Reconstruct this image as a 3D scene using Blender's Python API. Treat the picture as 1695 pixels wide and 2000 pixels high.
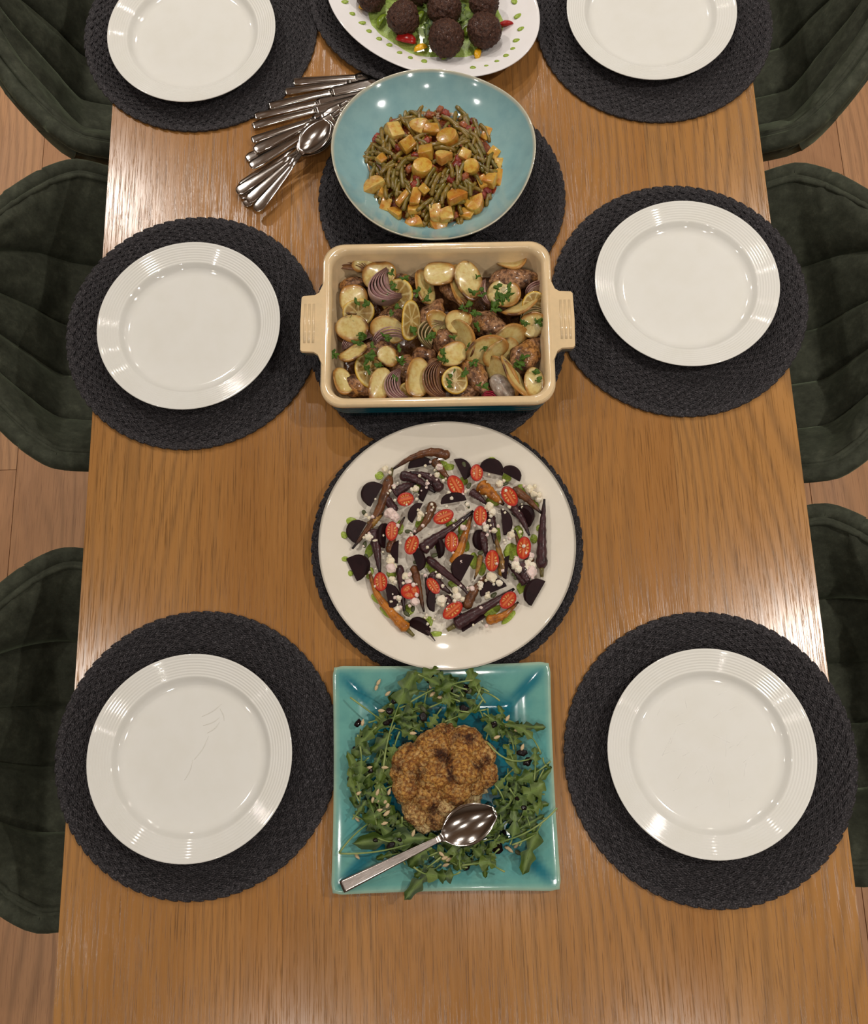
import bpy, bmesh, math, random
import numpy as np
from mathutils import Vector, Matrix, noise as mnoise

for o in list(bpy.data.objects):
    bpy.data.objects.remove(o)
SC = bpy.context.scene
COL = SC.collection
PI = math.pi
T = 0.75                                   # height of the table top

# ------------------------------------------------------------------ camera
FPX, CAMH, CY = 1600.0, T + 1.1105, 1159.84
def cam_rot():
    p, r, y = -0.20986, -0.01619, 0.02627
    cp, sp, cr, sr, cy, sy = math.cos(p), math.sin(p), math.cos(r), math.sin(r), math.cos(y), math.sin(y)
    Rx = np.array([[1, 0, 0], [0, cp, -sp], [0, sp, cp]])
    Ry = np.array([[cr, 0, sr], [0, 1, 0], [-sr, 0, cr]])
    Rz = np.array([[cy, -sy, 0], [sy, cy, 0], [0, 0, 1]])
    return Rx @ Ry @ Rz
RC = cam_rot()
cd = bpy.data.cameras.new('camera')
cam = bpy.data.objects.new('camera', cd)
COL.objects.link(cam)
mw = Matrix(RC.T.tolist()).to_4x4()
mw.translation = (0, 0, CAMH)
cam.matrix_world = mw
cd.sensor_fit = 'HORIZONTAL'
cd.sensor_width = 36.0
cd.lens = 36.0 * FPX / 1695.0
cd.shift_y = (CY - 1000.0) / 1695.0
cd.clip_start = 0.02
SC.camera = cam

# ------------------------------------------------------------------ world, lights, exposure
W = bpy.data.worlds.new('world')
SC.world = W
W.use_nodes = True
W.node_tree.nodes['Background'].inputs[0].default_value = (1.0, 0.9, 0.78, 1)
W.node_tree.nodes['Background'].inputs[1].default_value = 0.25
SC.view_settings.view_transform = 'Standard'
SC.view_settings.look = 'None'
SC.view_settings.exposure = 0.0
SC.view_settings.gamma = 1.0
SC.view_settings.use_curve_mapping = False
LAMP_POWER = 9.2
LAMPS = [(-1.31, 2.30, 1.9), (1.33, 0.42, 1.6), (-1.35, 0.35, .6), (1.35, 2.0, .55), (0.0, 2.95, .95), (-0.08, 1.58, .5), (0.10, 2.20, .45),
         (-0.55, -1.0, .6), (0.75, -1.0, .5), (-1.9, -0.6, .4), (2.0, -0.5, .5), (-2.1, 3.2, .4), (2.1, 3.0, .5), (0.1, -0.25, .25)]
for lx, ly, k in LAMPS:
    ld = bpy.data.lights.new('downlight', 'AREA')
    ld.shape = 'DISK'
    ld.size = 0.06
    ld.energy = LAMP_POWER * k
    ld.color = (1.0, 0.945, 0.875)
    ld.spread = math.radians(150)
    lo = bpy.data.objects.new('downlight', ld)
    lo.location = (lx, ly, 2.585)
    COL.objects.link(lo)

# ------------------------------------------------------------------ helpers
def at(u, v, h=0.0):
    """point of the room, h above the table top, that stands at photograph pixel (u, v)"""
    d = RC.T @ np.array([(u - 847.5) / FPX, -(v - CY) / FPX, -1.0])
    t = (T + h - CAMH) / d[2]
    return Vector((t * d[0], t * d[1], T + h))
def pxm(u, v, h=0.0):
    """metres per pixel at that spot"""
    return (at(u + 5, v, h) - at(u - 5, v, h)).length / 10
def ang(u, v, deg, h=0.0):
    """world heading of a direction seen at an angle (counter-clockwise from the right) in the photograph"""
    a = math.radians(deg)
    d = at(u + 10 * math.cos(a), v - 10 * math.sin(a), h) - at(u, v, h)
    return math.atan2(d.y, d.x)

def tag(o, label=None, cat=None, group=None, kind=None):
    if label: o['label'] = label
    if cat: o['category'] = cat
    if group: o['group'] = group
    if kind: o['kind'] = kind
    return o
def empty(name, loc=(0, 0, 0), rz=0.0):
    o = bpy.data.objects.new(name, None)
    o.empty_display_size = 0.02
    o.location = loc
    o.rotation_euler = (0, 0, rz)
    COL.objects.link(o)
    return o
def mesh(name, V, F, mat, col=None, smooth=True, mi=None):
    me = bpy.data.meshes.new(name)
    me.from_pydata([tuple(map(float, p)) for p in V], [], [tuple(map(int, f)) for f in F])
    for m in (mat if isinstance(mat, (list, tuple)) else [mat]):
        me.materials.append(m)
    if smooth:
        me.polygons.foreach_set('use_smooth', [True] * len(me.polygons))
    if mi is not None:
        me.polygons.foreach_set('material_index', [int(i) for i in mi])
    if col is not None:
        a = me.color_attributes.new('Col', 'FLOAT_COLOR', 'POINT')
        c = np.ones((len(V), 4), np.float32)
        c[:, :3] = np.asarray(col, np.float32)[:, :3]
        a.data.foreach_set('color', c.ravel())
    me.update()
    return me
def obj(name, me, parent=None, loc=(0, 0, 0), rot=(0, 0, 0)):
    o = bpy.data.objects.new(name, me)
    o.location = loc
    o.rotation_euler = rot
    if parent is not None:
        o.parent = parent
    COL.objects.link(o)
    return o
def copy_tree(o, parent=None):
    c = o.copy()
    COL.objects.link(c)
    if parent is not None: c.parent = parent
    for ch in list(o.children):
        copy_tree(ch, c)
    return c
def join(parts):
    V, F, C, M = [], [], [], []
    n = 0
    for p in parts:
        v, f = p[0], p[1]
        V += list(v)
        F += [[i + n for i in q] for q in f]
        C += list(p[2]) if len(p) > 2 and p[2] is not None else [(1, 1, 1)] * len(v)
        n += len(v)
    return V, F, C
def fbm(p, s=1.0, o=3):
    v, a, t = 0.0, 1.0, 0.0
    q = Vector(p) * s
    for i in range(o):
        v += a * mnoise.noise(q)
        t += a
        a *= 0.5
        q = q * 2.1 + Vector((3.1, 1.7, 5.3))
    return v / t
def lerp(a, b, t):
    t = max(0.0, min(1.0, t))
    return tuple(a[i] * (1 - t) + b[i] * t for i in range(3))
def sm(a, b, x):
    t = max(0.0, min(1.0, (x - a) / (b - a)))
    return t * t * (3 - 2 * t)

# shapes: each gives (vertices, faces)
def lathe(prof, n=48, fx=None, close=True):
    V, F = [], []
    m = len(prof)
    for i in range(n):
        a = 2 * PI * i / n
        for r, z in prof:
            p = (r * math.cos(a), r * math.sin(a), z)
            V.append(fx(a, r, z) if fx else p)
    for i in range(n):
        j = (i + 1) % n
        for k in range(m - 1):
            F.append((i * m + k, j * m + k, j * m + k + 1, i * m + k + 1))
    if close:
        F.append([i * m for i in range(n)][::-1])
        F.append([i * m + m - 1 for i in range(n)])
    return V, F
def loft(secs, cap=True, ring=True):
    V, F = [], []
    n = len(secs[0])
    for s in secs: V += list(s)
    for k in range(len(secs) - 1):
        for i in range(n if ring else n - 1):
            j = (i + 1) % n
            F.append((k * n + i, k * n + j, (k + 1) * n + j, (k + 1) * n + i))
    if cap and ring:
        F.append(list(range(n))[::-1])
        F.append([(len(secs) - 1) * n + i for i in range(n)])
    return V, F
def tube(pts, rad, n=8, flat=1.0, closed=False):
    pts = [Vector(p) for p in pts]
    m = len(pts)
    rad = rad if isinstance(rad, (list, tuple)) else [rad] * m
    secs = []
    up = Vector((0, 0, 1))
    for i, p in enumerate(pts):
        if closed: d = pts[(i + 1) % m] - pts[i - 1]
        else: d = pts[min(i + 1, m - 1)] - pts[max(i - 1, 0)]
        d.normalize()
        s = d.cross(up)
        if s.length < 1e-4: s = Vector((1, 0, 0))
        s.normalize()
        w = s.cross(d)
        secs.append([p + s * (rad[i] * math.cos(2 * PI * k / n)) + w * (rad[i] * flat * math.sin(2 * PI * k / n)) for k in range(n)])
    if closed:
        secs.append(secs[0])
        return loft(secs, cap=False)
    return loft(secs)
def smooth_path(pts, n=12):
    P = [Vector(p) for p in pts]
    P = [P[0] * 2 - P[1]] + P + [P[-1] * 2 - P[-2]]
    out = []
    m = len(P) - 3
    for k in range(n + 1):
        t = m * k / n
        i = min(int(t), m - 1)
        t -= i
        a, b, c, d = P[i:i + 4]
        out.append(0.5 * ((2 * b) + (c - a) * t + (2 * a - 5 * b + 4 * c - d) * t * t + (3 * b - a - 3 * c + d) * t ** 3))
    return out
_ico = {}
def ico(s):
    if s not in _ico:
        bm = bmesh.new()
        bmesh.ops.create_icosphere(bm, subdivisions=s, radius=1)
        _ico[s] = ([v.co.copy() for v in bm.verts], [[v.index for v in f.verts] for f in bm.faces])
        bm.free()
    return _ico[s]
def hull(pts, bev=0.0):
    bm = bmesh.new()
    for p in pts: bm.verts.new(p)
    r = bmesh.ops.convex_hull(bm, input=bm.verts)
    bmesh.ops.delete(bm, geom=[v for v in bm.verts if not v.link_faces], context='VERTS')
    bmesh.ops.dissolve_limit(bm, angle_limit=0.12, verts=bm.verts, edges=bm.edges)
    if bev: bmesh.ops.bevel(bm, geom=list(bm.edges), offset=bev, segments=2, affect='EDGES', profile=0.6)
    bm.verts.index_update()
    V = [v.co.copy() for v in bm.verts]
    F = [[v.index for v in f.verts] for f in bm.faces]
    bm.free()
    return V, F
def box(x0, x1, y0, y1, z0, z1, bev=0.0):
    return hull([(x, y, z) for x in (x0, x1) for y in (y0, y1) for z in (z0, z1)], bev)
def polar(nr, na, fn):
    """solid disc-like piece; fn(r, a, side) -> (point, colour); side 1 top, 0 bottom"""
    V, F, C = [], [], []
    for side in (1, 0):
        p, c = fn(0.0, 0.0, side)
        V.append(p); C.append(c)
        for k in range(1, nr + 1):
            for i in range(na):
                p, c = fn(k / nr, 2 * PI * i / na, side)
                V.append(p); C.append(c)
    h = 1 + nr * na
    for side in (0, 1):
        b = side * h
        for i in range(na):
            j = (i + 1) % na
            f = (b, b + 1 + i, b + 1 + j)
            F.append(f if side == 0 else f[::-1])
            for k in range(nr - 1):
                q = (b + 1 + k * na + i, b + 1 + (k + 1) * na + i, b + 1 + (k + 1) * na + j, b + 1 + k * na + j)
                F.append(q if side == 0 else q[::-1])
    e = 1 + (nr - 1) * na
    for i in range(na):
        j = (i + 1) % na
        F.append((e + i, h + e + i, h + e + j, e + j))
    return V, F, C

# ------------------------------------------------------------------ materials
class N:
    def __init__(s, name):
        s.m = bpy.data.materials.new(name)
        s.m.use_nodes = True
        s.t = s.m.node_tree
        s.b = s.t.nodes['Principled BSDF']
        s.tc = None
    def n(s, ty, **k):
        x = s.t.nodes.new(ty)
        for a, v in k.items(): setattr(x, a, v)
        return x
    def l(s, a, b): s.t.links.new(a, b)
    def coord(s, scale=(1, 1, 1), kind='Object', rnd=False):
        if s.tc is None: s.tc = s.n('ShaderNodeTexCoord')
        mp = s.n('ShaderNodeMapping')
        mp.inputs['Scale'].default_value = scale
        s.l(s.tc.outputs[kind], mp.inputs['Vector'])
        if rnd:
            oi = s.n('ShaderNodeObjectInfo')
            ml = s.n('ShaderNodeMath', operation='MULTIPLY')
            s.l(oi.outputs['Random'], ml.inputs[0]); ml.inputs[1].default_value = 37.0
            cb = s.n('ShaderNodeCombineXYZ')
            for i in range(3): s.l(ml.outputs[0], cb.inputs[i])
            s.l(cb.outputs[0], mp.inputs['Location'])
        return mp.outputs[0]
    def noise(s, vec, scale, detail=4, rough=.55, dist=0):
        x = s.n('ShaderNodeTexNoise')
        x.inputs['Scale'].default_value = scale
        x.inputs['Detail'].default_value = detail
        x.inputs['Roughness'].default_value = rough
        x.inputs['Distortion'].default_value = dist
        s.l(vec, x.inputs['Vector'])
        return x.outputs['Fac']
    def ramp(s, fac, stops):
        x = s.n('ShaderNodeValToRGB')
        e = x.color_ramp.elements
        while len(e) < len(stops): e.new(0.5)
        for i, (p, c) in enumerate(stops):
            e[i].position = p
            e[i].color = (*c, 1) if len(c) == 3 else c
        s.l(fac, x.inputs['Fac'])
        return x.outputs['Color']
    def mix(s, fac, a, b, mode='MIX'):
        x = s.n('ShaderNodeMix', data_type='RGBA', blend_type=mode)
        for sock, v in ((x.inputs['Factor'], fac), (x.inputs['A'], a), (x.inputs['B'], b)):
            pass
        ins = {'f': x.inputs[0], 'a': x.inputs[6], 'b': x.inputs[7]}
        for k, v in (('f', fac), ('a', a), ('b', b)):
            if isinstance(v, (int, float)): ins[k].default_value = v
            elif isinstance(v, tuple): ins[k].default_value = (*v, 1)
            else: s.l(v, ins[k])
        return x.outputs[2]
    def math(s, op, a, b=None):
        x = s.n('ShaderNodeMath', operation=op)
        for i, v in enumerate((a, b)):
            if v is None: continue
            if isinstance(v, (int, float)): x.inputs[i].default_value = v
            else: s.l(v, x.inputs[i])
        return x.outputs[0]
    def bump(s, h, strength=.3, dist=.001):
        x = s.n('ShaderNodeBump')
        x.inputs['Strength'].default_value = strength
        x.inputs['Distance'].default_value = dist
        s.l(h, x.inputs['Height'])
        s.l(x.outputs[0], s.b.inputs['Normal'])
    def set(s, **k):
        names = dict(color='Base Color', rough='Roughness', metal='Metallic', spec='Specular IOR Level', coat='Coat Weight', coatr='Coat Roughness',
                     sheen='Sheen Weight', sheenr='Sheen Roughness', sheent='Sheen Tint', sss='Subsurface Weight', sssr='Subsurface Radius', ssss='Subsurface Scale', trans='Transmission Weight')
        for a, v in k.items():
            i = s.b.inputs[names[a]]
            if hasattr(v, 'is_linked') or isinstance(v, bpy.types.NodeSocket): s.l(v, i)
            elif isinstance(v, tuple) and len(v) == 3 and i.type == 'RGBA': i.default_value = (*v, 1)
            else: i.default_value = v
        return s

def plain(name, c, rough=.4, metal=0, coat=0, bump=None):
    m = N(name)
    m.set(color=c, rough=rough, metal=metal, coat=coat)
    if bump: m.bump(m.noise(m.coord(), bump[0]), bump[1], bump[2])
    return m.m
def food(name, rough=.4, ms=120, dark=(.5, .4, .3), amt=.5, bs=200, bst=.3, bd=.001, coat=0.0, sss=0.0, lo=.45, hi=.7):
    m = N(name)
    a = m.n('ShaderNodeAttribute', attribute_name='Col')
    v = m.coord(rnd=True)
    f = m.math('MULTIPLY', m.ramp(m.noise(v, ms, 5, .6), [(lo, (0, 0, 0)), (hi, (1, 1, 1))]), amt)
    c = m.mix(f, a.outputs['Color'], m.mix(1.0, a.outputs['Color'], dark, 'MULTIPLY'))
    m.set(color=c, rough=rough, coat=coat, coatr=.1, spec=.3)
    if sss: m.set(sss=sss, ssss=.004, sssr=(1.0, .5, .3))
    m.bump(m.noise(v, bs, 4), bst, bd)
    return m.m

def wood(name, light, mid, dark, pore, scale=1.0, rough=(.3, .5), band=1.0):
    m = N(name)
    v = m.coord((1, .09, 1), rnd=True)
    big = m.noise(v, 5.5 * scale, 3, .5, .3)
    # growth rings: bands bent by broad noise give straight grain with cathedral arches
    sx = m.n('ShaderNodeSeparateXYZ')
    m.l(m.coord(rnd=True), sx.inputs[0])
    warp = m.math('MULTIPLY', m.noise(m.coord((1, .22, 1), rnd=True), 4.0 * scale, 2, .5), .34)
    ph = m.math('ADD', sx.outputs[0], warp)
    rings = m.math('SINE', m.math('MULTIPLY', ph, 330.0 * scale * band))
    rings = m.math('POWER', m.math('ADD', m.math('MULTIPLY', rings, .5), .5), 2.5)
    fine = m.noise(m.coord((1, .035, 1), rnd=True), 330 * scale, 5, .65)
    pores = m.ramp(m.noise(m.coord((1, .022, 1), rnd=True), 620 * scale, 3, .7), [(.53, (0, 0, 0)), (.66, (1, 1, 1))])
    base = m.ramp(big, [(.28, dark), (.5, mid), (.72, light)])
    c = m.mix(m.math('MULTIPLY', rings, m.math('MULTIPLY', m.ramp(big, [(.40, (0, 0, 0)), (.62, (1, 1, 1))]), .62)), base, tuple(.5 * a + .5 * b for a, b in zip(dark, (.12, .085, .05))))
    c = m.mix(m.math('MULTIPLY', m.ramp(fine, [(.35, (0, 0, 0)), (.7, (1, 1, 1))]), .32), c, light)
    grey = m.ramp(m.noise(m.coord((1, .13, 1), rnd=True), 14 * scale, 3, .5, .6), [(.56, (0, 0, 0)), (.75, (1, 1, 1))])
    c = m.mix(m.math('MULTIPLY', grey, .30), c, tuple(.75 * x for x in (pore[0] * 2.0, pore[1] * 2.4, pore[2] * 3.2)))
    c = m.mix(m.math('MULTIPLY', pores, .62), c, pore)
    oi = m.n('ShaderNodeObjectInfo')
    tone = m.ramp(oi.outputs['Random'], [(0, (.93, .92, .91)), (.5, (1, 1, 1)), (1, (1.0, 1.02, 1.03))])
    c = m.mix(1.0, c, tone, 'MULTIPLY')
    m.set(color=c, rough=m.math('ADD', m.math('MULTIPLY', fine, rough[1] - rough[0]), rough[0]), spec=.45)
    m.bump(m.math('SUBTRACT', fine, pores), .14, .0006)
    return m.m

M = {}
M['table'] = wood('oak_table', (.43, .212, .066), (.345, .156, .043), (.25, .107, .029), (.105, .046, .014), rough=(.15, .29))
M['floor'] = wood('oak_floor', (.60, .32, .155), (.52, .265, .125), (.42, .205, .095), (.30, .145, .07), scale=.8, rough=(.4, .6))
def velvet():
    m = N('green_velvet')
    v = m.coord()
    a = m.noise(v, 36, 7, .75)
    b = m.noise(m.coord((1, 1, .25)), 130, 4, .7)
    c = m.ramp(a, [(.32, (.031, .033, .023)), (.54, (.056, .060, .042)), (.73, (.096, .102, .072))])
    c = m.mix(m.math('MULTIPLY', b, .55), c, m.mix(1.0, c, (.45, .5, .45), 'MULTIPLY'))
    m.set(color=c, rough=.85, spec=.15, sheen=.32, sheenr=.38, sheent=(.36, .44, .28))
    m.bump(m.math('ADD', m.noise(v, 700, 3), m.math('MULTIPLY', m.noise(v, 28, 3), 4.0)), .35, .0009)
    return m.m
M['velvet'] = velvet()
def woven():
    m = N('woven_cord')
    v = m.coord()
    c = m.ramp(m.noise(v, 520, 4, .7), [(.36, (.006, .0055, .0065)), (.52, (.030, .027, .030)), (.66, (.14, .128, .138))])
    c = m.mix(m.math('MULTIPLY', m.noise(v, 30, 3), .35), c, (.022, .016, .017))
    m.set(color=c, rough=.5, spec=.35)
    m.bump(m.noise(m.coord((1, 1, 1)), 800, 4, .7), .9, .0016)
    return m.m
M['woven'] = woven()
def porcelain(name, c, rough=.06):
    m = N(name)
    v = m.coord()
    s = m.ramp(m.noise(v, 26, 6, .6), [(.4, (1, 1, 1)), (.75, (.965, .96, .94))])
    m.set(color=m.mix(1.0, c, s, 'MULTIPLY'), rough=m.math('ADD', m.math('MULTIPLY', m.noise(v, 40, 4), .06), rough - .03), spec=.5)
    return m.m
M['porcelain'] = porcelain('white_porcelain', (.775, .765, .715))
M['cream_plate'] = porcelain('cream_porcelain', (.79, .725, .615))
M['platter'] = porcelain('bright_porcelain', (.83, .80, .79))
def glaze(name, attr=True, c=(.3, .3, .3), mott=.35, mscale=45, rough=.1, bump=0.05, bscale=18):
    m = N(name)
    if attr: c = m.n('ShaderNodeAttribute', attribute_name='Col').outputs['Color']
    v = m.coord()
    k = m.ramp(m.noise(v, mscale, 5, .6), [(.3, (1 - mott, 1 - mott * .8, 1 - mott * .6)), (.6, (1, 1, 1))])
    m.set(color=m.mix(1.0, c, k, 'MULTIPLY'), rough=rough, coat=.5, coatr=.04)
    m.bump(m.noise(v, bscale, 3), bump, .004)
    return m.m
M['glaze'] = glaze('pooled_glaze', mott=.16)
M['dish_cream'] = glaze('cream_glaze', False, (.77, .575, .335), .10, 60, .12, .03)
M['dish_teal'] = glaze('teal_glaze', False, (.006, .085, .115), .2, 30, .12, .03)
def steel(name, rough, c=(.62, .57, .53)):
    m = N(name)
    v = m.coord((1, 6, 1))
    m.set(color=c, metal=1.0, rough=m.math('ADD', m.math('MULTIPLY', m.noise(v, 90, 4), .12), rough))
    m.bump(m.noise(v, 60, 3), .04, .0008)
    return m.m
M['smear'] = plain('dried_smear', (.70, .68, .61), .3)
M['scratch'] = plain('scratch', (.90, .89, .86), .5)
M['steel'] = steel('polished_steel', .07, (.66, .62, .58))
M['steel_worn'] = steel('worn_steel', .2, (.56, .50, .46))
M['black_metal'] = plain('black_metal', (.012, .012, .012), .4, .6)
M['wall'] = plain('painted_wall', (.30, .285, .26), .8, bump=(200, .05, .001))
M['ceiling'] = plain('painted_ceiling', (.45, .435, .41), .9, bump=(200, .05, .001))

# ------------------------------------------------------------------ the room
RX, RY0, RY1, RZ = 3.0, -2.5, 4.2, 2.6
def struct(name, V, F, mat, parent=None, smooth=False):
    o = obj(name, mesh(name, V, F, mat, smooth=smooth), parent)
    if parent is None: o['kind'] = 'structure'
    return o
floor = struct('floor', *box(-RX, RX, RY0, RY1, -.08, -.012), M['wall'])
struct('ceiling', *box(-RX, RX, RY0, RY1, RZ, RZ + .05), M['ceiling'])
struct('wall_left', *box(-RX - .08, -RX, RY0, RY1, 0, RZ), M['wall'])
struct('wall_right', *box(RX, RX + .08, RY0, RY1, 0, RZ), M['wall'])
struct('wall_back', *box(-RX, RX, RY1, RY1 + .08, 0, RZ), M['wall'])
struct('wall_front', *box(-RX, RX, RY0 - .08, RY0, 0, RZ), M['wall'])
PW, PL = .19, 2.2
plank_me = {}
rnd = random.Random(4)
x0 = -1.0215 - PW * 10
for i in range(32):
    xa, xb = x0 + i * PW, x0 + (i + 1) * PW
    if xb < -RX or xa > RX: continue
    xa, xb = max(xa, -RX), min(xb, RX)
    y = .735 - PL * 2 if i == 9 else RY0 - rnd.random() * PL
    while y < RY1:
        ya, yb = max(y, RY0), min(y + PL, RY1)
        y += PL
        if yb - ya < .02: continue
        key = (round(xb - xa, 3), round(yb - ya, 3))
        if key not in plank_me:
            plank_me[key] = mesh('plank', *box(0, xb - xa - .0012, 0, yb - ya - .0012, -.012, 0, .0009), M['floor'], smooth=False)
        obj('plank', plank_me[key], floor, (xa, ya, 0))

# ------------------------------------------------------------------ the table
TX0, TX1, TY0, TY1 = -.505, .5163, -.62, 2.05
table = empty('dining_table', (0, (TY0 + TY1) / 2, 0))
tag(table, 'long oak dining table with straight grain, laid with placemats, plates and serving dishes', 'table')
tyc = (TY0 + TY1) / 2
cuts = [TX0, -.3423, -.2167, -.0974, .019, .135, .337, TX1]
for a, b in zip(cuts[:-1], cuts[1:]):
    V, F = box(a + .0001, b - .0001, TY0 - tyc, TY1 - tyc, T - .032, T, .00015)
    o = obj('board', mesh('board', [(x - a, y, z - T) for x, y, z in V], F, M['table'], smooth=False), table, (a, 0, T))
V, F = box(TX0 + .07, TX1 - .07, TY0 - tyc + .07, TY1 - tyc - .07, T - .11, T - .033, .002)
obj('apron', mesh('apron', V, F, M['table'], smooth=False), table)
leg_me = mesh('leg', *loft([[(sx * w, sy * w, z) for sx, sy in ((-1, -1), (1, -1), (1, 1), (-1, 1))] for w, z in ((.032, 0), (.042, T - .033))]), M['table'], smooth=False)
for lx in (TX0 + .12, TX1 - .12):
    for ly in (TY0 + .12, TY1 - .12):
        obj('leg', leg_me, table, (lx, ly - tyc, 0))

# ------------------------------------------------------------------ green velvet tub chairs
PROF = [  # s, x, z, half width, forward wrap, side lift, lift power
    (0.00, .235, .425, .185, 0.00, 0.000),
    (0.06, .245, .450, .208, 0.00, 0.006),
    (0.20, .180, .470, .234, 0.00, 0.050),
    (0.36, .040, .464, .252, 0.00, 0.105),
    (0.50, -.100, .460, .262, 0.04, 0.150),
    (0.60, -.187, .485, .263, 0.076, 0.145),
    (0.72, -.215, .552, .236, 0.060, 0.092),
    (0.85, -.243, .622, .185, 0.038, 0.036),
    (0.95, -.262, .670, .118, 0.012, 0.000),
    (1.00, -.270, .692, .055, 0.000, -.010)]
PA = np.array(PROF)
def prof(s):
    # smooth interpolation of the profile table
    i = min(max(int(np.searchsorted(PA[:, 0], s)) - 1, 0), len(PA) - 2)
    a, b = PA[i], PA[i + 1]
    t = (s - a[0]) / (b[0] - a[0])
    pa, pb = PA[max(i - 1, 0)], PA[min(i + 2, len(PA) - 1)]
    ma = (b - pa) / max(b[0] - pa[0], 1e-6) * (b[0] - a[0])
    mb = (pb - a) / max(pb[0] - a[0], 1e-6) * (b[0] - a[0])
    h = t * t * (3 - 2 * t)
    return (a * (1 - h) + b * h) + (t * (1 - t)) * ((ma - (b - a)) * (1 - t) - (mb - (b - a)) * t)
def shell(u, s):
    _, x, z, w, wr, li = prof(s)
    au = abs(u)
    return np.array([x + wr * au ** 2.3, w * u * (1 - .05 * (1 - au)), z + li * au ** 2.4])
def snorm(u, s):
    e = 1e-3
    du = shell(min(u + e, 1), s) - shell(max(u - e, -1), s)
    ds = shell(u, min(s + e, 1)) - shell(u, max(s - e, 0))
    n = np.cross(ds, du)
    n /= np.linalg.norm(n) + 1e-12
    return n
# the normal that points to the sitter
if snorm(0, .8)[0] < 0: SGN = -1.0
else: SGN = 1.0
def chair_meshes():
    out = {}
    NS, NU = 44, 9
    S_ = [k / NS for k in range(NS + 1)]
    panels = []
    for c in range(5):
        ua, ub = -1 + .4 * c, -.6 + .4 * c
        V, F = [], []
        for s in S_:
            for j in range(NU + 1):
                t = j / NU
                u = ua + (ub - ua) * t
                b = (1 - abs(2 * t - 1) ** 3.0)
                n = snorm(u, s) * SGN
                edge = min(1, (s) / .03, (1 - s) / .03)
                wr = 0.0022 * math.sin(23 * u + 31 * s + c) * (1 - abs(2 * t - 1)) * sm(.5, .8, s)
                if c in (0, 4) and s > .55:
                    wr += .0035 * max(0, math.sin(70 * s + 9 * abs(u))) * sm(.75, .98, abs(u)) * sm(.55, .7, s)
                V.append(shell(u, s) + n * (.006 + .013 * b * edge + wr))
        n1 = NU + 1
        nv = len(V)
        for s in S_:
            for j in range(n1):
                u = ua + (ub - ua) * j / NU
                V.append(shell(u, s) - snorm(u, s) * SGN * .002)
        for k in range(NS):
            for j in range(NU):
                q = (k * n1 + j, k * n1 + j + 1, (k + 1) * n1 + j + 1, (k + 1) * n1 + j)
                F.append(q)
                F.append(tuple(nv + i for i in q[::-1]))
        for k in range(NS):
            for j in (0, NU):
                q = (k * n1 + j, (k + 1) * n1 + j, nv + (k + 1) * n1 + j, nv + k * n1 + j)
                F.append(q if j == 0 else q[::-1])
        for j in range(NU):
            for k in (0, NS):
                q = (k * n1 + j, k * n1 + j + 1, nv + k * n1 + j + 1, nv + k * n1 + j)
                F.append(q[::-1] if k == 0 else q)
        panels.append(mesh('channel_panel', V, F, M['velvet']))
    out['panels'] = panels
    # outer shell with a rounded padded rim
    NU2 = 30
    U = [-1 + 2 * j / NU2 for j in range(NU2 + 1)]
    V, F = [], []
    def outer(u, s, d): 
        n = snorm(u, s) * SGN
        return shell(u, s) - n * d
    for s in S_:
        for u in U:
            k = (1 - abs(u) ** 6) * min(1, s / .06) * min(1, (1 - s) / .04)
            V.append(outer(u, s, .020 + .028 * k))
    for s in S_:
        for u in U: V.append(outer(u, s, .003))
    n1 = NU2 + 1
    nv = (NS + 1) * n1
    for k in range(NS):
        for j in range(NU2):
            q = (k * n1 + j, (k + 1) * n1 + j, (k + 1) * n1 + j + 1, k * n1 + j + 1)
            F.append(q); F.append(tuple(nv + i for i in q[::-1]))
    ring = [(0, j) for j in range(NU2)] + [(k, NU2) for k in range(NS)] + [(NS, j) for j in range(NU2, 0, -1)] + [(k, 0) for k in range(NS, 0, -1)]
    idx = [k * n1 + j for k, j in ring]
    for a, b in zip(idx, idx[1:] + idx[:1]): F.append((a, b, nv + b, nv + a))
    out['shell'] = mesh('outer_shell', V, F, M['velvet'])
    # padded rim: a fat roll on the edge, and the thin piping inside it
    rim = [(U[j], S_[k]) for k, j in ring]
    out['rim'] = mesh('padded_rim', *tube([outer(u, s, .010) for u, s in rim], .0135, 10, closed=True), M['velvet'])
    out['piping'] = mesh('piping', *tube([outer(u * .985, .004 + s * .992, -.0085) for u, s in rim], .0042, 8, closed=True), M['velvet'])
    return out
CM = chair_meshes()
cleg = mesh('leg', *tube([(0, 0, 0), (0, 0, .43)], [.009, .015], 10), M['black_metal'])
def chair(x, y, rz, label):
    r = empty('tub_chair', (x, y, 0), rz)
    tag(r, label, 'chair', 'velvet chairs along the table')
    for p in CM['panels']: obj('channel_panel', p, r)
    obj('outer_shell', CM['shell'], r)
    obj('padded_rim', CM['rim'], r)
    obj('piping', CM['piping'], r)
    for sx in (1, -1):
        for sy in (1, -1):
            obj('leg', cleg, r, (.02 + sx * .14, sy * .15, .0), (sy * .17, sx * -.17 * -1 * -1, 0))
    return r
chair(-.475, .070, 0, 'dark green velvet tub chair nearest the viewer on the left side')
chair(-.500, .772, 0, 'dark green velvet tub chair in the middle of the left side, beside the baking dish')
chair(-.500, 1.362, 0, 'dark green velvet tub chair at the far end of the left side')
chair(.485, .105, PI, 'dark green velvet tub chair nearest the viewer on the right side')
chair(.510, .715, PI, 'dark green velvet tub chair in the middle of the right side, facing the baking dish')
chair(.520, 1.328, PI, 'dark green velvet tub chair at the far end of the right side')

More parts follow.
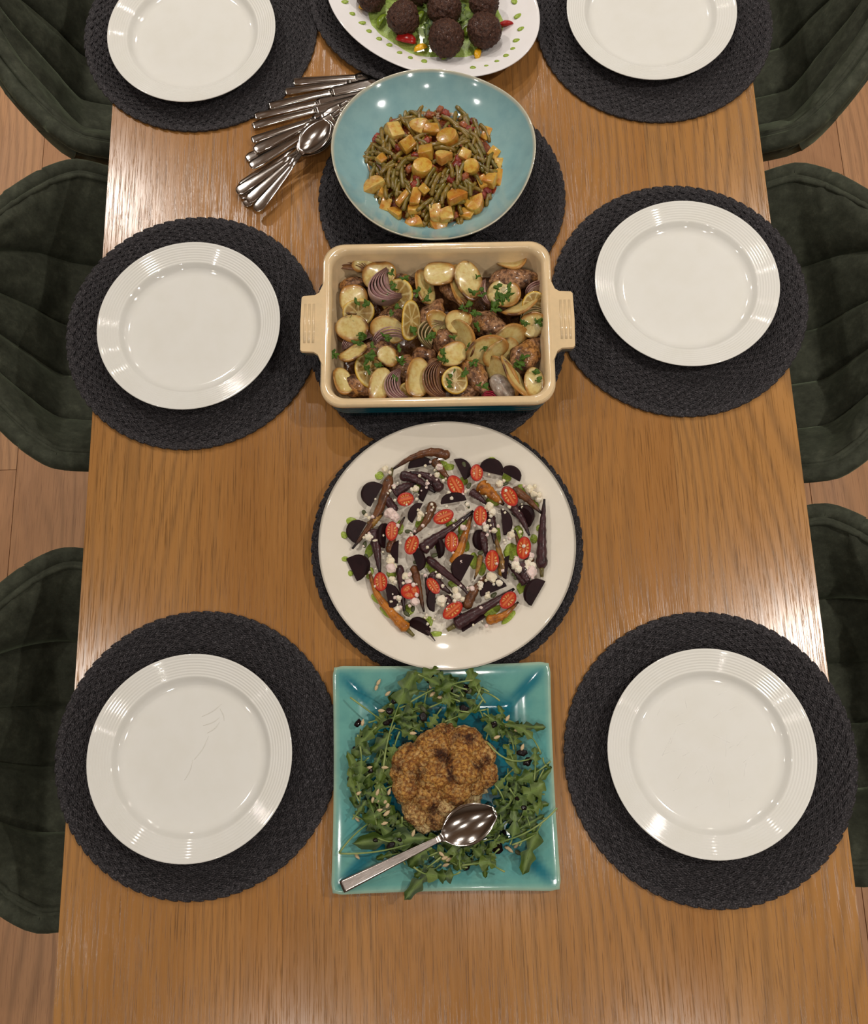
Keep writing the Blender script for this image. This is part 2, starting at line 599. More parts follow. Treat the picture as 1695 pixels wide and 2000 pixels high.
# ------------------------------------------------------------------ woven placemats
MR = .190
def braid_ring(r, outer=False):
    n = max(5, int(round(2 * PI * r / .0165)))
    base_v, base_f = ico(2) if outer else ico(2)
    V, F = [], []
    h = .0062 if outer else .0045
    for i in range(n):
        for side in (0, 1):
            a = 2 * PI * (i + .5 * side) / n
            tilt = (.33 if side else -.33) * (.45 if outer else 1)
            for q in (-1, 1):
                rr = r + (.0021 if side else -.0021) + q * (.0013 if outer else .00115)
                L, Wd, Hh = (.0118 if not outer else .0106), (.00125 if not outer else .0024), (.0022 if not outer else .0028)
                ca, sa = math.cos(a), math.sin(a)
                tx, ty = -sa, ca
                dx, dy = tx * math.cos(tilt) + ca * math.sin(tilt), ty * math.cos(tilt) + sa * math.sin(tilt)
                ex, ey = -dy, dx
                k = len(V)
                for p in base_v:
                    z = max(p.z * Hh + .0030 + .0007 * p.x, .0002)
                    V.append((rr * ca + dx * p.x * L + ex * p.y * Wd, rr * sa + dy * p.x * L + ey * p.y * Wd, z))
                F += [[j + k for j in f] for f in base_f]
    return mesh('braid_ring', V, F, M['woven'])
RINGS = []
r = MR - .0055
first = True
while r > .012:
    RINGS.append(braid_ring(r, first))
    r -= .0092 if first else .0083
    first = False
disc = mesh('backing', *lathe([(.001, .0003), (MR - .006, .0003), (MR - .006, .0022), (.001, .0022)], 64), M['woven'], smooth=False)
MAT_PROTO = None
def placemat(x, y, label, dz=0.0, rot=0.0, sx=1.0):
    global MAT_PROTO
    if MAT_PROTO is None:
        o = empty('placemat')
        obj('backing', disc, o)
        for m in RINGS: obj('braid_ring', m, o)
        MAT_PROTO = o
    else:
        o = copy_tree(MAT_PROTO)
    o.location = (x, y, T + .0002 + dz)
    o.rotation_euler = (0, 0, rot)
    o.scale = (sx, sx, 1)
    return tag(o, label, 'placemat', 'round woven placemats')
placemat(-.3332, .0309, 'round charcoal woven placemat at the near left of the table, under a white plate', rot=.3)
placemat(.3464, .0076, 'round charcoal woven placemat at the near right of the table, under a white plate', rot=1.3, sx=1.012)
placemat(-.3599, .649, 'round charcoal woven placemat left of the baking dish, under a white plate', rot=2.2)
placemat(.365, .6759, 'round charcoal woven placemat right of the baking dish, under a white plate', rot=.8)
placemat(-.3666, 1.1836, 'round charcoal woven placemat at the far left, beside the cutlery fan', rot=4.0)
placemat(.3677, 1.1703, 'round charcoal woven placemat at the far right, under a white plate', rot=5.0)
placemat(.008, .304, 'round charcoal woven placemat under the big round salad platter', rot=1.9)
placemat(.003, .628, 'round charcoal woven placemat under the rectangular baking dish', .0066, rot=2.9)
placemat(.0165, .862, 'round charcoal woven placemat under the pale blue stew bowl', rot=.1)
placemat(.0, 1.247, 'round charcoal woven placemat under the oval meatball platter', .0066, rot=3.3)

# ------------------------------------------------------------------ dinner plates
def plate_profile():
    R = .1346
    P = [(.0005, .0042), (.05, .0041), (.088, .0042), (.0955, .0052), (.1005, .0088), (.1035, .0128)]
    nr = 7
    for i in range(nr * 6 + 1):
        t = i / (nr * 6)
        P.append((.1050 + t * .0255, .0140 + t * .0062 + .00024 * math.sin(2 * PI * t * nr)))
    P += [(.1328, .0210), (.1342, .0210), (R, .0203), (.1342, .0194), (.128, .0172), (.108, .0098), (.098, .0032), (.090, .0012), (.087, 0), (.083, 0), (.082, .0016), (.0005, .0016)]
    return P
plate_me = mesh('dinner_plate', *lathe(plate_profile(), 96), M['porcelain'])
for (x, y), lab in (((-.3362, .0241), 'white dinner plate with ribbed rim at the near left, faint smear in its middle'),
                    ((.342, .012), 'white dinner plate with ribbed rim at the near right, scratched in its middle'),
                    ((-.3598, .6454), 'white dinner plate with ribbed rim left of the baking dish'),
                    ((.3712, .6874), 'white dinner plate with ribbed rim right of the baking dish'),
                    ((-.3741, 1.1617), 'white dinner plate with ribbed rim at the far left, beyond the cutlery'),
                    ((.3588, 1.1715), 'white dinner plate with ribbed rim at the far right')):
    o = obj('dinner_plate', plate_me, None, (x, y, T + .0066))
    o.rotation_euler[2] = x * 7
    tag(o, lab, 'plate', 'ribbed dinner plates')
    if 'smear' in lab or 'scratched' in lab:
        rr = random.Random(2)
        Q = []
        if 'smear' in lab:
            for sx, sy, dx, dy in ((.010, .052, .026, .016), (.034, .062, .006, -.016), (.012, .040, .022, .010), (.018, .030, .016, .014), (.002, -.004, .018, .030), (-.010, -.030, .010, .026)):
                Q.append(tube(smooth_path([(sx, sy, .00422), (sx + dx * .5 + .002, sy + dy * .5 - .001, .00422), (sx + dx, sy + dy, .00422)], 8), [.0002, .0004, .0005, .0006, .0005, .0006, .0004, .0003, .0002], 6, .12))
        else:
            for k in range(26):
                b, l, rad = rr.uniform(0, 6.28), rr.uniform(.008, .03), rr.uniform(.02, .08)
                t = rr.gauss(.6, .5)
                p = Vector((rad * math.cos(b), rad * math.sin(b), .00422))
                d = Vector((math.cos(t), math.sin(t), 0)) * l
                Q.append(tube([p, p + d * .5 + Vector((0, .0006, 0)), p + d], [.0001, .00022, .0001], 5, .15))
        V, F, _ = join(Q)
        obj('smear' if 'smear' in lab else 'scratch_marks', mesh('smear', V, F, M['smear'] if 'smear' in lab else M['scratch']), o, (0, 0, 0), (0, 0, -o.rotation_euler[2]))

# ------------------------------------------------------------------ serving dishes
BZ = .0066                                  # top of one placemat above the table
# big round salad platter
SPX, SPY, SPR = .0080, .302, .1750
prof_sp = [(.0005, .0052), (.06, .0050), (.105, .0050), (.118, .0060), (.128, .0098), (.140, .0150), (.160, .0212), (.172, .0250), (.1755, .0266), (SPR, .0268), (SPR + .0004, .0258), (.1755, .0244),
           (.160, .0176), (.140, .0112), (.126, .0042), (.112, .0004), (.104, 0), (.102, .0012), (.0005, .0014)]
o = obj('round_platter', mesh('round_platter', *lathe(prof_sp, 128), M['cream_plate']), None, (SPX, SPY, T + BZ))
tag(o, 'large cream round platter holding the carrot and beetroot salad', 'platter')

# oval platter with meatballs
OX, OY, OA, OB, ORZ = .0106, 1.1916, .180, .1332, math.radians(-32)
def oval(a, r, z):
    return (r * math.cos(a) * OA, r * math.sin(a) * OB, z)
prof_ov = [(.002, .0052), (.4, .0050), (.60, .0052), (.68, .0075), (.74, .0135), (.82, .0172), (.93, .0220), (.98, .0245), (1.0, .0250), (1.004, .0240), (.98, .0226), (.82, .0150), (.72, .0090), (.64, .0012), (.60, 0), (.58, .0012), (.002, .0014)]
oval_platter = obj('oval_platter', mesh('oval_platter', *lathe(prof_ov, 128, oval), M['platter']), None, (OX, OY, T + .0132), (0, 0, ORZ))
tag(oval_platter, 'large white oval platter of meatballs on green sauce at the far end', 'platter')

# pale blue hand-made bowl
BX, BY = .0045, .8940
def bowl_fx(a, r, z):
    k = r / .148
    w = 1 + k ** 2 * (.018 * math.cos(2 * a + .5) + .012 * math.cos(3 * a - .9) + .006 * math.sin(5 * a))
    zz = z * (1 + .05 * k * math.sin(2 * a + 1.1) + .03 * k * math.cos(3 * a))
    return (r * w * math.cos(a), r * w * math.sin(a), zz)
prof_b = [(.0005, .0068), (.05, .0070), (.075, .0090), (.092, .0148), (.110, .0245), (.126, .0355), (.138, .0455), (.1440, .0520), (.1468, .0552), (.1480, .0562), (.1488, .0556), (.1482, .0530), (.142, .0440), (.128, .0318), (.108, .0185), (.088, .0072), (.070, .0020), (.058, .0008), (.052, 0), (.0005, .0010)]
V, F = lathe(prof_b, 128, bowl_fx)
C = []
for i in range(128):
    for k, (r, z) in enumerate(prof_b):
        n = fbm((math.cos(i / 20.4) * 2, math.sin(i / 20.4) * 2, r * 30), 1.0)
        base = lerp((.235, .43, .455), (.30, .465, .455), .5 + .8 * n)
        if r > .1462: base = lerp(base, (.62, .55, .40), .85)
        C.append(base)
blue_bowl = obj('stew_bowl', mesh('stew_bowl', V, F, M['glaze'], C), None, (BX, BY, T + BZ))
tag(blue_bowl, 'pale blue handmade bowl with wavy sand-coloured rim, full of green bean stew', 'bowl')

# square turquoise plate
SQX, SQY = -.0055, -.0085
def square_plate():
    n = 60
    def solid(zoff, inner):
        return None
    hs = .1455
    V, C = [], []
    for j in range(n + 1):
        for i in range(n + 1):
            x, y = -1 + 2 * i / n, -1 + 2 * j / n
            ax, ay = abs(x), abs(y)
            m = max(ax, ay)
            q = sm(.62, 1.0, m)
            # sides rise from a flat well, valley lines run to the corners
            z = .0055 + .0150 * (sm(.58, .80, m) * .35 + sm(.60, 1.0, m) * .65)
            px, py = x * hs, y * hs
            # slightly hollow sides and rounded corners
            px *= 1 - .018 * (1 - y * y) * ax ** 4
            py *= 1 - .018 * (1 - x * x) * ay ** 4
            rc = sm(.9, 1.0, min(ax, ay))
            px -= math.copysign(.0022, px) * rc
            py -= math.copysign(.0022, py) * rc
            V.append((px, py, z))
            nn = fbm((x * 3, y * 3, 1.3), 1.2)
            deep = max(1 - sm(.56, .76, m + .10 * nn), (1 - sm(.03, .13, abs(ax - ay))) * sm(.55, .75, m) * (1 - sm(.84, 1.0, m)) * .9)
            c = lerp((.135, .345, .305), (.0, .135, .19), deep * .95)
            c = lerp(c, (.02, .26, .30), .35 * sm(-.1, .5, nn) * (1 - deep))
            edge = sm(.955, .99, m)
            c = lerp(c, (.45, .56, .40), edge * .8)
            C.append(c)
    nv = len(V)
    for j in range(n + 1):
        for i in range(n + 1):
            x, y, z = V[j * (n + 1) + i]
            V.append((x, y, max(z - .0052, 0.0)))
            C.append((.03, .035, .03))
    F = []
    for j in range(n):
        for i in range(n):
            a = j * (n + 1) + i
            q = (a, a + 1, a + n + 2, a + n + 1)
            F.append(q); F.append(tuple(nv + k for k in q[::-1]))
    idx = [i for i in range(n + 1)] + [(k + 1) * (n + 1) - 1 for k in range(1, n + 1)] + [n * (n + 1) + i for i in range(n - 1, -1, -1)] + [k * (n + 1) for k in range(n - 1, 0, -1)]
    for a, b in zip(idx, idx[1:] + idx[:1]): F.append((a, nv + a, nv + b, b))
    return V, F, C
V, F, C = square_plate()
sq = obj('square_plate', mesh('square_plate', V, F, M['glaze'], C), None, (SQX, SQY, T), (0, 0, math.radians(-.4)))
tag(sq, 'square turquoise glazed plate with rocket leaves and roasted cauliflower', 'plate')
def sq_h(x, y):
    """height of the square plate's upper face above the table at a world point"""
    m = max(abs(x - SQX), abs(y - SQY)) / .1455
    return .0055 + .0150 * (sm(.58, .80, m) * .35 + sm(.60, 1.0, m) * .65)

# rectangular baking dish, cream inside and teal outside
DX, DY = .0035, .609
DA, DB, DH = .1615, .1245, .060             # half sizes at the rim, height
def rrect(a, b, r, n=8):
    P = []
    for cx, cy, s in ((a - r, b - r, 0), (-(a - r), b - r, 1), (-(a - r), -(b - r), 2), (a - r, -(b - r), 3)):
        for k in range(n + 1):
            t = (s + k / n) * PI / 2
            P.append((cx + r * math.cos(t), cy + r * math.sin(t)))
    return P
def ring_at(a, b, r, z): return [(x, y, z) for x, y in rrect(a, b, r)]
dish = empty('baking_dish', (DX, DY, T + .0132), math.radians(-1.0))
tag(dish, 'rectangular ceramic baking dish, cream inside and teal outside, full of roast chicken', 'dish')
inner = [ring_at(DA - .002, DB - .002, .030, DH), ring_at(DA - .007, DB - .007, .028, DH + .0012), ring_at(DA - .0115, DB - .0115, .025, DH - .001),
         ring_at(DA - .0135, DB - .0135, .024, DH - .008), ring_at(DA - .018, DB - .018, .023, .016), ring_at(DA - .023, DB - .023, .022, .009), ring_at(DA - .033, DB - .033, .02, .0065)]
V, F = loft(inner, cap=False)
F.append([(len(inner) - 1) * 36 + i for i in range(36)])
obj('inner_wall', mesh('inner_wall', V, F, M['dish_cream']), dish)
outer_s = [ring_at(DA - .016, DB - .016, .024, 0), ring_at(DA - .0115, DB - .0115, .026, .003), ring_at(DA - .0085, DB - .0085, .028, .020)]
for z in (.024, .030, .036):
    outer_s += [ring_at(DA - .0075, DB - .0075, .028, z - .002), ring_at(DA - .0060, DB - .0060, .028, z), ring_at(DA - .0070, DB - .0070, .028, z + .002)]
outer_s += [ring_at(DA - .0055, DB - .0055, .029, .044), ring_at(DA - .0016, DB - .0016, .030, .0500), ring_at(DA, DB, .030, .0535), ring_at(DA - .0002, DB - .0002, .030, DH - .0012), ring_at(DA - .0019, DB - .0019, .030, DH)]
V, F = loft(outer_s, cap=False)
F.append(list(range(36))[::-1])
nF = len(F) - 1
mi = [0] * len(F)
for k in range(len(outer_s) - 1):
    if k >= len(outer_s) - 4:
        for i in range(36): mi[k * 36 + i] = 1
obj('outer_wall', mesh('outer_wall', V, F, [M['dish_teal'], M['dish_cream']], mi=mi), dish)
for s in (-1, 1):
    # slab handle standing out from the rim, fluted on top
    prof2 = [(DA - .004, -.066), (DA + .001, -.055), (DA + .004, -.0475), (DA + .010, -.0435), (DA + .026, -.0425), (DA + .0285, -.040),
             (DA + .0295, 0), (DA + .0285, .040), (DA + .026, .0425), (DA + .010, .0435), (DA + .004, .0475), (DA + .001, .055), (DA - .004, .066)]
    top = [(s * x, y, DH + .0008) for x, y in prof2]
    mid = [(s * (x + .0006), y * 1.005, DH - .003) for x, y in prof2]
    bot = [(s * (x - .001), y * .99, DH - .011) for x, y in prof2]
    secs = [bot, mid, top]
    V, F = loft(secs)
    if s < 0: F = [f[::-1] for f in F]
    n = len(prof2)
    mi = [0] * n + [1] * n + [0, 1]
    obj('handle', mesh('handle', V, F, [M['dish_teal'], M['dish_cream']], smooth=False, mi=mi), dish)
    for k in (-.016, 0, .016):
        V, F = tube([(s * (DA + .008 + abs(k) * .05), k * 2.2, DH + .0009), (s * (DA + .008 + abs(k) * .05), k * 2.2 + .012, DH + .0011)], .0012, 6, .4)
    for xx in (.011, .017, .023):
        obj('flute', mesh('flute', *tube([(s * (DA + xx), -.030, DH + .0004), (s * (DA + xx), 0, DH + .0008), (s * (DA + xx), .030, DH + .0004)], .0021, 8, .5), M['dish_cream']), dish)

# ------------------------------------------------------------------ food: materials and labels
M['tomato'] = food('tomato', .25, 8, (.8, .7, .6), .3, 10, .25, .0006, .1, .1)
M['beet'] = food('beetroot', .55, 90, (.5, .4, .5), .6, 260, .25, .0008, .0)
M['beet'].node_tree.nodes['Principled BSDF'].inputs['Specular IOR Level'].default_value = .15
M['carrot'] = food('carrot', .33, 110, (.18, .10, .10), .75, 220, .5, .0016, .15)
M['feta'] = food('feta', .75, 3, (.9, .85, .75), .3, 5, .6, .001, 0, .2)
M['herb'] = food('herb_sauce', .3, 500, (.35, .5, .2), .7, 500, .4, .0008, .2)
M['seed'] = food('seed', .4, 3, (.5, .5, .4), .5, 4, .2, .0006)
M['potato'] = food('potato', .28, 170, (.75, .5, .22), .6, 300, .25, .0008, .25, .15)
M['stew_potato'] = food('stewed_potato', .25, 160, (.8, .36, .12), .8, 260, .35, .001, .35, .15)
M['bean'] = food('green_bean', .25, 160, (.5, .42, .3), .7, 260, .35, .001, .35)
M['stew'] = food('tomato_stew', .2, 150, (.35, .2, .15), .8, 190, .9, .003, .5)
M['chicken'] = food('roast_chicken', .38, 190, (.16, .10, .07), .9, 210, .9, .003, .25, .05, .42, .62)
M['onion'] = food('onion', .25, 120, (.7, .5, .4), .4, 260, .2, .0008, .3, .15)
M['lemon'] = food('lemon', .3, 160, (.75, .5, .25), .6, 400, .4, .001, .25, .1)
M['leaf'] = food('leaf', .42, 80, (.5, .6, .45), .6, 240, .35, .0008, .0)
M['meat'] = food('meatball', .42, 7, (.25, .2, .18), .85, 11, 1.0, .003, .12)
M['lump'] = food('tomato_lump', .22, 3, (.5, .3, .25), .7, 5, .6, .001, .3)
M['cauli'] = food('cauliflower', .6, 260, (.28, .12, .05), .85, 420, 1.0, .003, 0, .1, .40, .60)
M['balsamic'] = plain('balsamic', (.006, .003, .004), .06, 0, .6)
HOURS = 'twelve one two three four five six seven eight nine ten eleven'.split()
PENDING = []
def where(o, what, cat, group, dish, c, rx, ry, x, y):
    """remember a thing whose label names its place on the dish; names are settled at the end"""
    dx, dy = (x - c[0]) / rx, (y - c[1]) / ry
    r = math.hypot(dx, dy)
    h = HOURS[int(round(math.degrees(math.atan2(dx, dy)) / 30)) % 12]
    if r < .25: w = 'in the centre of the ' + dish
    elif r < .62: w = 'midway to %s o\'clock in the %s' % (h, dish)
    else: w = 'at %s o\'clock in the %s' % (h, dish)
    o['category'] = cat
    if group: o['group'] = group
    PENDING.append((what + ' ' + w, y, x, o))
def settle():
    by = {}
    for w, y, x, o in PENDING: by.setdefault(w, []).append((-y, x, o))
    names = {2: ('farther one', 'nearer one'), 3: ('farthest one', 'middle one', 'nearest one')}
    for w, L in by.items():
        L.sort(key=lambda t: (t[0], t[1]))
        for i, (_, _, o) in enumerate(L):
            if len(L) == 1: o['label'] = w
            elif len(L) in names: o['label'] = w + ', ' + names[len(L)][i]
            else: o['label'] = w + ', ' + ('first', 'second', 'third', 'fourth', 'fifth', 'sixth', 'seventh', 'eighth', 'ninth')[min(i, 8)] + ' from far end'
def put(name, me, u, v, h, deg=0.0, tilt=(0, 0), scale=1.0):
    o = obj(name, me, None, at(u, v, h))
    o.rotation_euler = (Matrix.Rotation(ang(u, v, deg, h), 3, 'Z') @ Matrix.Rotation(tilt[1], 3, 'Y') @ Matrix.Rotation(tilt[0], 3, 'X')).to_euler()
    o.scale = (scale,) * 3 if isinstance(scale, (int, float)) else scale
    return o

# ------------------------------------------------------------------ carrot and beetroot salad
SZ = BZ + .0054
SPT = [p for p in prof_sp[:10]]
def sal_h(x, y):
    return BZ + float(np.interp(math.hypot(x - SPX, y - SPY), [p[0] for p in SPT], [p[1] for p in SPT]))
SAL = ('cream round platter', (SPX, SPY), .125, .125)
def blob_drop(name, rx, ry, hz, seed, mat, c, lumps=.25):
    V, F, C = [], [], []
    def fn(r, a, side):
        k = 1 + lumps * fbm((math.cos(a) * 1.3 + seed, math.sin(a) * 1.3, seed), 1.0, 2)
        z = hz * (1 - r ** 2.5) if side else -.0003
        return (rx * r * k * math.cos(a), ry * r * k * math.sin(a), z + (.0002 if side else 0)), lerp(c, tuple(.7 * q for q in c), max(0, fbm((r * 3, a, seed), 2)))
    V, F, C = polar(4, 20, fn)
    return mesh(name, V, F, mat, C)
HERB = (.34, .43, .060)
for i, (u, v, a, b, d) in enumerate([(741, 929, 9, 8, 0), (876, 911, 11, 8, 0), (960, 899, 8, 7, 0), (990, 932, 10, 9, 40), (684, 1017, 12, 7, 0), (672, 1045, 8, 6, -40), (673, 1092, 8, 5, 0), (684, 1120, 6, 6, 0),
        (732, 1170, 12, 7, -50), (752, 1198, 16, 6, -50), (848, 1240, 14, 7, 10), (993, 1210, 9, 20, -35), (1056, 1032, 9, 7, 0), (1044, 1052, 9, 9, 0), (1000, 1078, 16, 18, 0), (884, 1024, 12, 12, 0), (905, 1060, 10, 20, 20),
        (858, 1068, 9, 7, 0), (720, 1120, 8, 14, -30), (940, 1110, 9, 14, 0), (960, 1195, 22, 8, 30), (834, 1215, 12, 12, 0), (1020, 1150, 10, 14, 20), (830, 1100, 10, 8, 0), (735, 1050, 9, 14, 0), (1045, 985, 8, 9, 0), (867, 930, 18, 7, -30), (905, 940, 9, 9, 0), (812, 952, 12, 10, 0), (858, 905, 14, 8, 0), (822, 1020, 10, 16, -20), (870, 1005, 14, 8, 0), (905, 1030, 9, 16, -20), (962, 980, 14, 10, 0), (970, 1045, 8, 18, 0), (780, 1030, 8, 14, 0), (765, 1115, 10, 18, 0), (845, 1110, 10, 14, 30), (925, 1095, 9, 16, 0), (950, 1190, 14, 8, 20), (1012, 1040, 10, 14, 0), (1022, 955, 12, 8, -30), (800, 1190, 10, 12, 0), (722, 1075, 8, 16, -20), (885, 1140, 10, 8, 0)]):
    p = pxm(u, v)
    o = put('sauce_drop', blob_drop('sauce_drop', a * p, b * p, .0012, i * 1.7, M['herb'], HERB), u, v, sal_h(*at(u, v, SZ)[:2]) + .0002, d)
    where(o, 'green herb sauce drop', 'sauce', 'herb sauce drops on the salad platter', *SAL, o.location.x, o.location.y)
CK = {'P': ((.040, .014, .018), (.075, .026, .026)), 'B': ((.115, .036, .014), (.19, .075, .025)), 'O': ((.52, .18, .018), (.36, .12, .015)), 'Y': ((.36, .19, .035), (.24, .12, .03))}
CN = {'P': 'dark purple roasted carrot', 'B': 'browned roasted carrot', 'O': 'orange roasted carrot', 'Y': 'yellow roasted carrot'}
def carrot(pts, r, kind, h, seed, stem=False):
    P = [at(u, v, max(SZ, sal_h(*at(u, v, SZ)[:2])) + h + .004 * math.sin(PI * i / max(1, len(pts) - 1))) for i, (u, v) in enumerate(pts)]
    path = smooth_path(P, 18)
    m = pxm(*pts[0])
    c = path[9].copy(); c.z = P[0].z
    L = [p - c for p in path]
    rad = []
    for i in range(len(L)):
        t = i / (len(L) - 1)
        rad.append(max(.0006, 1.22 * r * m * (1.0 - .80 * t ** 1.5) * min(1, .55 + t * 9) * (1 + .10 * math.sin(i * 2.3 + seed))))
    V, F = tube(L, rad, 10, .85)
    a, b = CK[kind]
    V2, C = [], []
    for i, q in enumerate(V):
        t = min(1.0, (i // 10) / (len(L) - 1))
        n = fbm(Vector(q) * 90 + Vector((seed, 0, 0)), 1, 3)
        V2.append(Vector(q) * (1) + Vector((0, 0, 1)) * .0012 * n)
        cc = lerp(a, b, .5 + n)
        cc = lerp(cc, (.012, .008, .009), max(sm(.72, 1.0, t), .75 * sm(.12, .4, n)))
        C.append(cc)
    o = obj('carrot', mesh('carrot', V2, F, M['carrot'], C), None, c)
    where(o, CN[kind], 'carrot', 'roasted carrots in the salad', *SAL, c.x, c.y)
    if stem:
        d = (L[0] - L[2]).normalized()
        SV, SF = tube([L[0] - d * .002, L[0] + d * .006, L[0] + d * .012], [r * m * .55, r * m * .42, r * m * .36], 8)
        obj('stem', mesh('stem', SV, SF, M['carrot'], [(.16, .13, .035)] * len(SV)), o)
    return o
CAR = [([(878, 890), (842, 883), (802, 895), (768, 916)], 8, 'B', .007, 0), ([(762, 930), (745, 985), (722, 1027), (688, 1072)], 8.5, 'B', .006, 1), ([(846, 898), (862, 918), (882, 942)], 8, 'B', .006, 0), ([(936, 946), (960, 965), (984, 986)], 12, 'O', .008, 0),
       ([(1002, 955), (1030, 975), (1058, 1003)], 8, 'B', .006, 0), ([(1058, 1110), (1058, 1065), (1060, 1020), (1063, 975)], 9, 'P', .007, 1), ([(886, 1102), (894, 1085), (908, 1045), (922, 1003)], 10, 'O', .007, 0),
       ([(822, 1076), (845, 1056), (882, 1032), (924, 998)], 10, 'P', .009, 0), ([(846, 982), (832, 1018), (806, 1046)], 8, 'B', .006, 0), ([(983, 1125), (977, 1090), (966, 1042)], 8, 'Y', .007, 0), ([(1040, 1098), (1018, 1072), (1005, 1035)], 7, 'B', .006, 0),
       ([(796, 1230), (770, 1203), (736, 1160), (718, 1105)], 9, 'O', .007, 1), ([(780, 1105), (785, 1150), (790, 1198)], 7, 'P', .006, 0), ([(808, 1105), (818, 1150), (828, 1195)], 7, 'B', .006, 0), ([(834, 1090), (868, 1118), (900, 1143), (920, 1168)], 7, 'P', .009, 0),
       ([(842, 1120), (860, 1142), (884, 1162)], 8, 'P', .007, 0), ([(908, 1188), (928, 1152), (956, 1118)], 9, 'B', .007, 0), ([(888, 1222), (920, 1203), (962, 1178), (1004, 1150)], 11, 'P', .009, 1), ([(950, 1212), (982, 1203), (1012, 1176)], 8, 'O', .006, 0),
       ([(1018, 1100), (1024, 1122), (1034, 1142)], 12, 'P', .008, 0), ([(862, 958), (838, 932), (800, 922)], 9, 'P', .007, 0), ([(920, 960), (936, 972), (952, 986)], 7, 'P', .006, 0), ([(998, 985), (1018, 1012), (1034, 1046)], 8, 'P', .008, 0),
       ([(938, 1085), (934, 1108), (926, 1132)], 5, 'Y', .006, 0), ([(720, 1028), (735, 1014), (748, 1004)], 7, 'Y', .006, 0), ([(826, 1222), (838, 1236), (850, 1252)], 3, 'P', .004, 0), ([(728, 1035), (735, 1070), (742, 1120)], 10, 'P', .007, 0),
       ([(772, 1000), (757, 975), (747, 955)], 8, 'P', .006, 0), ([(956, 1000), (962, 1030), (966, 1062)], 8, 'P', .007, 0), ([(940, 1040), (946, 1066), (950, 1088)], 8, 'P', .007, 0), ([(1028, 1140), (1010, 1120), (990, 1098)], 8, 'P', .006, 0),
       ([(782, 928), (812, 936), (850, 962)], 9, 'P', .008, 0), ([(770, 965), (790, 952), (812, 944)], 10, 'P', .009, 0), ([(760, 1080), (768, 1050), (790, 1010)], 7, 'B', .006, 0), ([(845, 1180), (838, 1160), (830, 1120)], 7, 'P', .006, 0), ([(870, 1165), (885, 1185), (905, 1205)], 7, 'P', .006, 0)]
for i, (pts, r, k, h, st) in enumerate(CAR): carrot(pts, r, k, h, i * 3.3, st)
def beet_mesh(L, Wd, H, seed):
    # a wedge cut from a round beet: two flat faces meet in a sharp ridge, the back is the rounded skin
    bm = bmesh.new()
    a0 = .30 * math.sin(seed)
    off = .28 * Wd
    for i in range(17):
        t = -1 + 2 * i / 16
        sx = t * L * .5
        s = math.sqrt(max(0, 1 - t * t))
        for q in (-.55, -.2, .2, .55):
            r = Wd * .92 * (.12 + .88 * s)
            bm.verts.new((sx * (1 - .05 * abs(q)), r * math.cos(q) - off, H * .45 + H * .80 * (.25 + .75 * s) * math.sin(q)))
    for t in (-.98, -.5, 0, .5, .98): bm.verts.new((t * L * .5, -off - .05 * Wd + a0 * .1 * Wd * t, H * .62))
    bmesh.ops.convex_hull(bm, input=bm.verts)
    bmesh.ops.delete(bm, geom=[v for v in bm.verts if not v.link_faces], context='VERTS')
    bm.verts.index_update()
    V = [v.co.copy() for v in bm.verts]
    F = [[v.index for v in f.verts] for f in bm.faces]
    bm.free()
    C = []
    for q in V:
        n = fbm(Vector(q) * 120 + Vector((seed, 0, 0)), 1, 2)
        C.append(lerp((.011, .0035, .0045), (.026, .0075, .009), .4 + n))
    me = mesh('beetroot_wedge', V, F, M['beet'], C)
    me.polygons.foreach_set('use_smooth', [False] * len(me.polygons))
    return me
BE = [(725, 965, 48, 60, 30), (695, 1037, 44, 58, 28), (702, 1108, 48, -62, 36), (820, 906, 46, 10, 18), (902, 918, 44, -65, 24), (960, 915, 46, -12, 27), (835, 962, 44, 65, 22), (885, 976, 48, 8, 19), (743, 1046, 48, 86, 20), (985, 1022, 50, -84, 20),
      (1027, 1005, 42, -40, 33), (778, 1080, 44, 88, 17), (818, 1092, 46, -70, 20), (862, 1068, 42, -78, 19), (905, 1110, 54, 64, 32), (930, 1055, 40, 88, 20), (992, 1110, 46, 82, 14), (960, 1148, 52, 24, 24), (1040, 1155, 54, 60, 27), (763, 1165, 48, -80, 24), (823, 1220, 46, -30, 27), (925, 1220, 52, 33, 28), (843, 1172, 46, 86, 16),
      (1000, 925, 40, -28, 20), (812, 1003, 42, 62, 18)]
for i, (u, v, L, d, w) in enumerate(BE):
    m = pxm(u, v)
    o = put('beetroot_wedge', beet_mesh(L * m * 1.05, w * m * 1.1, max(.010, w * m * .6), i * 2.1), u, v, sal_h(*at(u, v, SZ)[:2]) + (.003 if math.hypot(u - 875, v - 1069) > 150 else .009), d, ((.75, -.6, .15, .9, -.2)[i % 5] if math.hypot(u - 875, v - 1069) < 165 else .25, 0))
    where(o, 'dark cooked beetroot wedge', 'beetroot', 'beetroot wedges in the salad', *SAL, o.location.x, o.location.y)
